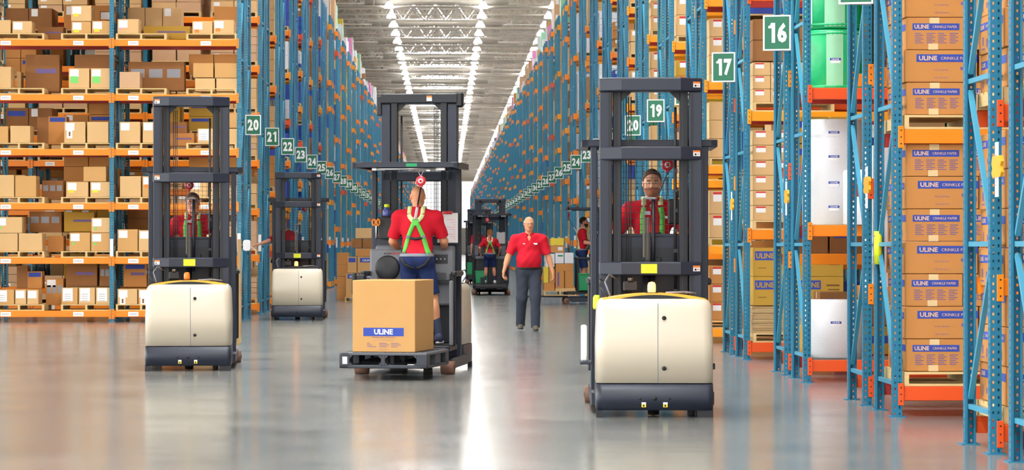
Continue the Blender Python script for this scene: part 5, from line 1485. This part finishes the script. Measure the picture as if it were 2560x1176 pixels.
# ---- woman on the distant truck, her neighbour farther back, the man on the sideways truck
pE,iE=person('person','woman with ginger ponytail in red polo and navy shorts, seen from behind',at_truck(E,.02,1.72),E.rotation_euler[2]+PI,1.52,fat=.012,h=.010,skin='skin_ruddy',hair='long',haircol='hair_ginger',harness='yes',socks='sock_navy',shoes='shoe_white',
   hands=[(-.33,.16,1.02),(.31,.18,1.02)],elbow=[(-.7,-1,-.1),(.7,-1,-.1)],fingers=True,feet=[(-.14,0),(.14,0)])
pF,iF=person('person','farthest driver in red polo, mostly hidden behind the ponytailed woman',at_truck(Fk,.06,1.72),Fk.rotation_euler[2]+PI,1.74,fat=.01,h=.014,skin='skin',hair='short',haircol='hair_dark',harness='yes',fingers=True)
pG,iG=person('person','dark-haired man in red polo and shorts standing on the sideways truck',at_truck(G,.05,1.62),G.rotation_euler[2]+PI-.1,1.76,fat=.03,h=.009,skin='skin_ruddy',hair='short',haircol='hair_dark',beard='hair_dark',glasses=True,harness='pale',shoes='shoe_red',
   hands=[(-.30,.32,1.12),(.26,.34,1.12)],elbow=[(-.4,-1,-.5),(.4,-1,-.5)],lean=.03,feet=[(-.15,-.03),(.15,.05)])
# ---- fall-arrest reels
def back_ring(root,info,k):
    a=root.rotation_euler[2]; x,y,z=0,-.13,info['neck'][2]-.10
    return (root.location[0]+x*math.cos(a)-y*math.sin(a),root.location[1]+x*math.sin(a)+y*math.cos(a),root.location[2]+z)
p=L2W(D,-.17,1.98); reel('red fall-arrest reel hanging over the bald driver',(p[0],p[1],2.205),back_ring(pD,iD,1),rD+PI)
p=L2W(A,.19,1.95); reel('red fall-arrest reel hanging beside the bearded driver',(p[0],p[1],2.22),back_ring(pA,iA,1),rotA)
p=L2W(B,-.07,1.95); reel('red fall-arrest reel hanging over the driver with glasses',(p[0],p[1],2.22),back_ring(pB,iB,1),0)
p=L2W(Cc,.10,1.95); reel('red fall-arrest reel in the farther left truck cabin',(p[0],p[1],2.22),None,.5)
p=L2W(E,.10,1.95); reel('red fall-arrest reel over the ponytailed woman',(p[0],p[1],2.22),back_ring(pE,iE,1),0)
p=L2W(G,.0,1.95); reel('red fall-arrest reel over the man on the sideways truck',(p[0],p[1],2.22),back_ring(pG,iG,1),PI/2)
# ---- radio clipped by the right truck driver, papers on the rack, scanner holder
o=empty('handheld_scanner',L2W(A,.215,1.30,1.60),rotA,'black handheld scanner on the screen beside the bearded driver','scanner')
m=MB(); m.box(-.05,.05,-.0,.05,-.02,.20,'black',.012); m.build('scanner_body',o); m=MB(); m.tube((.03,.02,.2),(.03,.02,.30),.007,'black',6); m.build('antenna',o)
o=empty('handheld_scanner',L2W(B,.21,1.30,1.60),B.rotation_euler[2],'black handheld scanner beside the driver with glasses','scanner')
m=MB(); m.box(-.035,.035,-.0,.05,-.02,.16,'black',.012); m.build('scanner_body',o); m=MB(); m.tube((.0,.02,-.02),(.0,.02,-.10),.018,'black',8); m.build('grip',o)
x=X_at(618,47.55); o=empty('paper_dispenser',(x,47.50,1.40),0,'white rounded dispenser fixed to the end post of the facing rack','dispenser')
m=MB(); m.prism(rounded(-.07,.07,-.10,.10,.045),'y',-.06,.05,'grey_box'); m.build('housing',o,bevel=.012)
m=MB(); m.add([(.07,-.02,-.02),(.17,-.05,-.10),(.17,.02,-.10),(.07,.03,-.02),(.07,-.02,-.015),(.17,-.05,-.095),(.17,.02,-.095),(.07,.03,-.015)],[(0,3,2,1),(4,5,6,7),(0,1,5,4),(1,2,6,5),(2,3,7,6),(3,0,4,7)],'paper'); m.build('paper_slip',o)
# ---- load of flat cartons carried behind the left truck driver
bp=L2W(B,.40,2.62)
pallet(L2W(B,.12,2.62,.205),'wooden pallet on the forks of the left front truck',.8,.95,rz=B.rotation_euler[2])
m=MB(); r=random.Random(4)
for i in range(9):
    x=-.03+i*.058; top=1.35+.06*((i*5)%4)+(.12 if i==8 else 0); m.box(x,x+.03,-.42+.01*i,.40,.118,top-.2,'carton_warm' if i%2 else 'carton',M=Matrix.Rotation(.0,4,'Y'))
o=m.build('flat_cartons',loc=L2W(B,.06,2.62,.205),rz=B.rotation_euler[2]); tag(o,'upright flattened cartons carried by the left front truck','flat cartons',kind='stuff')
# ---- white binder on the step of the right truck, small yellow lamp
m=MB(); m.box(-.60,-.50,.70,.98,.40,.425,'truck',.005); m.build('side_step',A)
o=empty('document_box',L2W(A,-.565,.86,.426),rotA,'white box standing on the side step of the right truck','box'); m=MB(); m.box(-.025,.025,-.12,.12,0,.30,'grey_box',.01); m.build('box_body',o)
m=MB(); m.box(-.02,.02,-.121,-.1205,.04,.26,'label_white'); m.build('front_label',o)
m=MB(); m.lathe([(.03,0),(.034,.02),(.032,.10),(.02,.12)],'lime',(-.455,.9,.86),14); m.build('side_marker',A)
m=MB(); m.box(.478,.505,.25,.30,.38,.43,'black',.004); m.box(.475,.50,.30,.75,.08,.20,'truck_dark',.01); m.build('side_bumper',A)
# ---- cartons on a pallet at the left of the aisle, behind the middle truck
YS=64.6
def XS(p): return X_at(p,YS)
def ZS(p): return Z_at(p,XS(900),YS)
pallet(((XS(862)+XS(960))/2,YS+.5,0),'wooden pallet on the floor under the carton pile in the aisle',XS(960)-XS(862),1.0)
SB=[(864,898,672,738,'B','carton_gold'),(899,945,672,738,'B','carton_gold'),(868,892,608+28,671,'B','carton_gold'),(893,945,640,671,'B','carton_gold'),(888,935,618,639,'','carton_warm'),(880,905,594,617,'','carton_dark'),(906,950,594,617,'','carton_dark'),(888,935,569,593,'','carton')]
base=[738,738,671,671,639,617,617,593]
zt={}
hs=[.0,0]
lay=[(0,.115,.60),(1,.115,.60),(2,.72,.40),(3,.72,.40),(4,1.125,.20),(5,1.33,.24),(6,1.33,.24),(7,1.575,.26)]
for (i,zb,hh) in lay:
    a,b,_,_,ft,mt=SB[i]; w_=XS(b)-XS(a)-.01
    dec=[('F',w_*.12,hh-.14,w_*.88,hh-.03,'print_blue')] if ft else []
    tx=[('F','ULINE',w_/2,hh-.115,.05,'label_white',.03,w_*.5)] if ft and w_>.3 else []
    place(carton((w_,.8,hh-.005),mt,dec,tx),((XS(a)+XS(b))/2,YS+.45,zb),'carton in the aisle pile beside the middle truck, %s'%['bottom left','bottom right','second tier left','second tier right','third tier','fourth tier left','fourth tier right','on top'][i],group='cartons of the aisle pile')
# low brown cartons behind that pile
for k in range(4): place(carton((.30,.5,.30),'carton_warm',[]),(XS(850)+.0,YS+2.0,.0+.305*k),'brown carton in the single column behind the aisle pile, %s from the floor'%ORD[k],group='brown column behind the aisle pile')
# ---- load on the sideways truck
GY=62.2
def XG(p): return X_at(p,GY)
ZG=lambda p:Z_at(p,XG(1400),GY)
m=MB(); 
pallet(((XG(1358)+XG(1438))/2,GY,.205),'wooden pallet on the forks of the sideways truck',XG(1438)-XG(1358),.95)
GB=[(1358,1385,707,732,'carton_warm','',0),(1386,1437,720,732,'carton','',1),(1358,1370,667,706,'load_yellow','',2),(1371,1386,672,706,'carton_warm','',3),(1387,1409,677,719,'carton_warm','S',4),(1410,1432,677,719,'carton_warm','',5),(1387,1432,659,676,'carton_warm','',6),(1362,1385,635,666,'white_carton','',7),(1386,1408,632,658,'white_carton','g',8),(1409,1432,632,658,'white_carton','',9),(1376,1410,614,631,'carton_warm','W',10),(1375,1408,596,613,'load_yellow','',11)]
GN=['bottom left brown carton','long low tan carton at the bottom','yellow box at the left end','narrow brown carton beside the yellow box','carton with dark stripe at front','plain brown carton beside the striped one','flat brown carton in the middle tier','white carton at left, third tier','white carton with green mark','white carton at right, third tier','brown carton with white label near the top','yellow carton on top']
for a,b,t,bs,mt,ft,i in GB:
    w_=XG(b)-XG(a)-.006; zb=max(ZG(bs+1),.323); hh=ZG(t)-zb-.004
    hh=max(hh,.05)
    dec=[('F',w_*.2,hh*.1,w_*.42,hh*.92,'print_violet')] if ft=='S' else [('F',w_*.3,hh*.65,w_*.9,hh*.8,'bin_green')] if ft=='g' else [('F',w_*.5,hh*.3,w_*.85,hh*.8,'label_white')] if ft=='W' else []
    place(carton((w_,.8,hh),mt,dec,tape=False),((XG(a)+XG(b))/2,GY,zb),GN[i]+' on the sideways truck load')
# ---- green bins on the distant trucks
def bin_(loc,w_,d,h,label,rz=0):
    R=empty('plastic_bin',loc,rz,label,'bin'); m=MB()
    m.prism([(-w_*.43,0),(w_*.43,0),(w_*.5,h),(w_*.5-.012,h),(w_*.42,.012),(-w_*.42,.012),(-w_*.5+.012,h),(-w_*.5,h)],'y',-d/2,d/2,'bin_green'); m.box(-w_*.46,w_*.46,-d/2,-d/2+.012,0,h,'bin_green'); m.box(-w_*.46,w_*.46,d/2-.012,d/2,0,h,'bin_green'); m.build('bin_body',R)
    m=MB(); m.box(-w_*.52,w_*.52,-d/2-.012,-d/2,h-.03,h,'bin_green',.004); m.box(-w_*.52,w_*.52,d/2,d/2+.012,h-.03,h,'bin_green',.004); m.build('bin_rim',R)
bin_(L2W(E,.26,1.60,.319),.36,.22,.36,'green plastic bin at the feet of the ponytailed woman')
bin_(L2W(Fk,.35,1.62,.319),.28,.22,.46,'green plastic bin on the farthest truck')
bin_(L2W(G,-.34,1.62,.319),.25,.5,.42,'green plastic bin at the feet of the man on the sideways truck',0)
# papers on the distant truck
p=L2W(E,-.30,1.3,1.45); o=empty('clipboard',p,PI,'clipboard with white paper on the screen of the distant truck','clipboard'); m=MB(); m.box(-.12,.12,0,.01,0,.33,'paper'); m.build('paper_sheet',o); m=MB(); m.box(-.04,.04,.0,.02,.32,.36,'black',.004); m.build('clip',o)
for k,(t,nm) in enumerate(((E,'the distant truck with green bins'),)):
    m=MB(); m.box(-.44,.44,2.10,2.98,.205,.29,'truck_dark',.01) 
    for i in range(3): m.box(-.36+.26*i,-.16+.26*i,3.0,2.975,.22,.27,'black')
    o=m.build('plastic_pallet',loc=(t.location[0],t.location[1],0),rz=t.rotation_euler[2]); tag(o,'empty dark plastic pallet on the forks of %s'%nm,'pallet')
# ---- check that no label is used twice outside a group
for k,v in LABELS.items():
    if len(v)>1 and not v[0][1]: print('SAME LABEL',len(v),k)
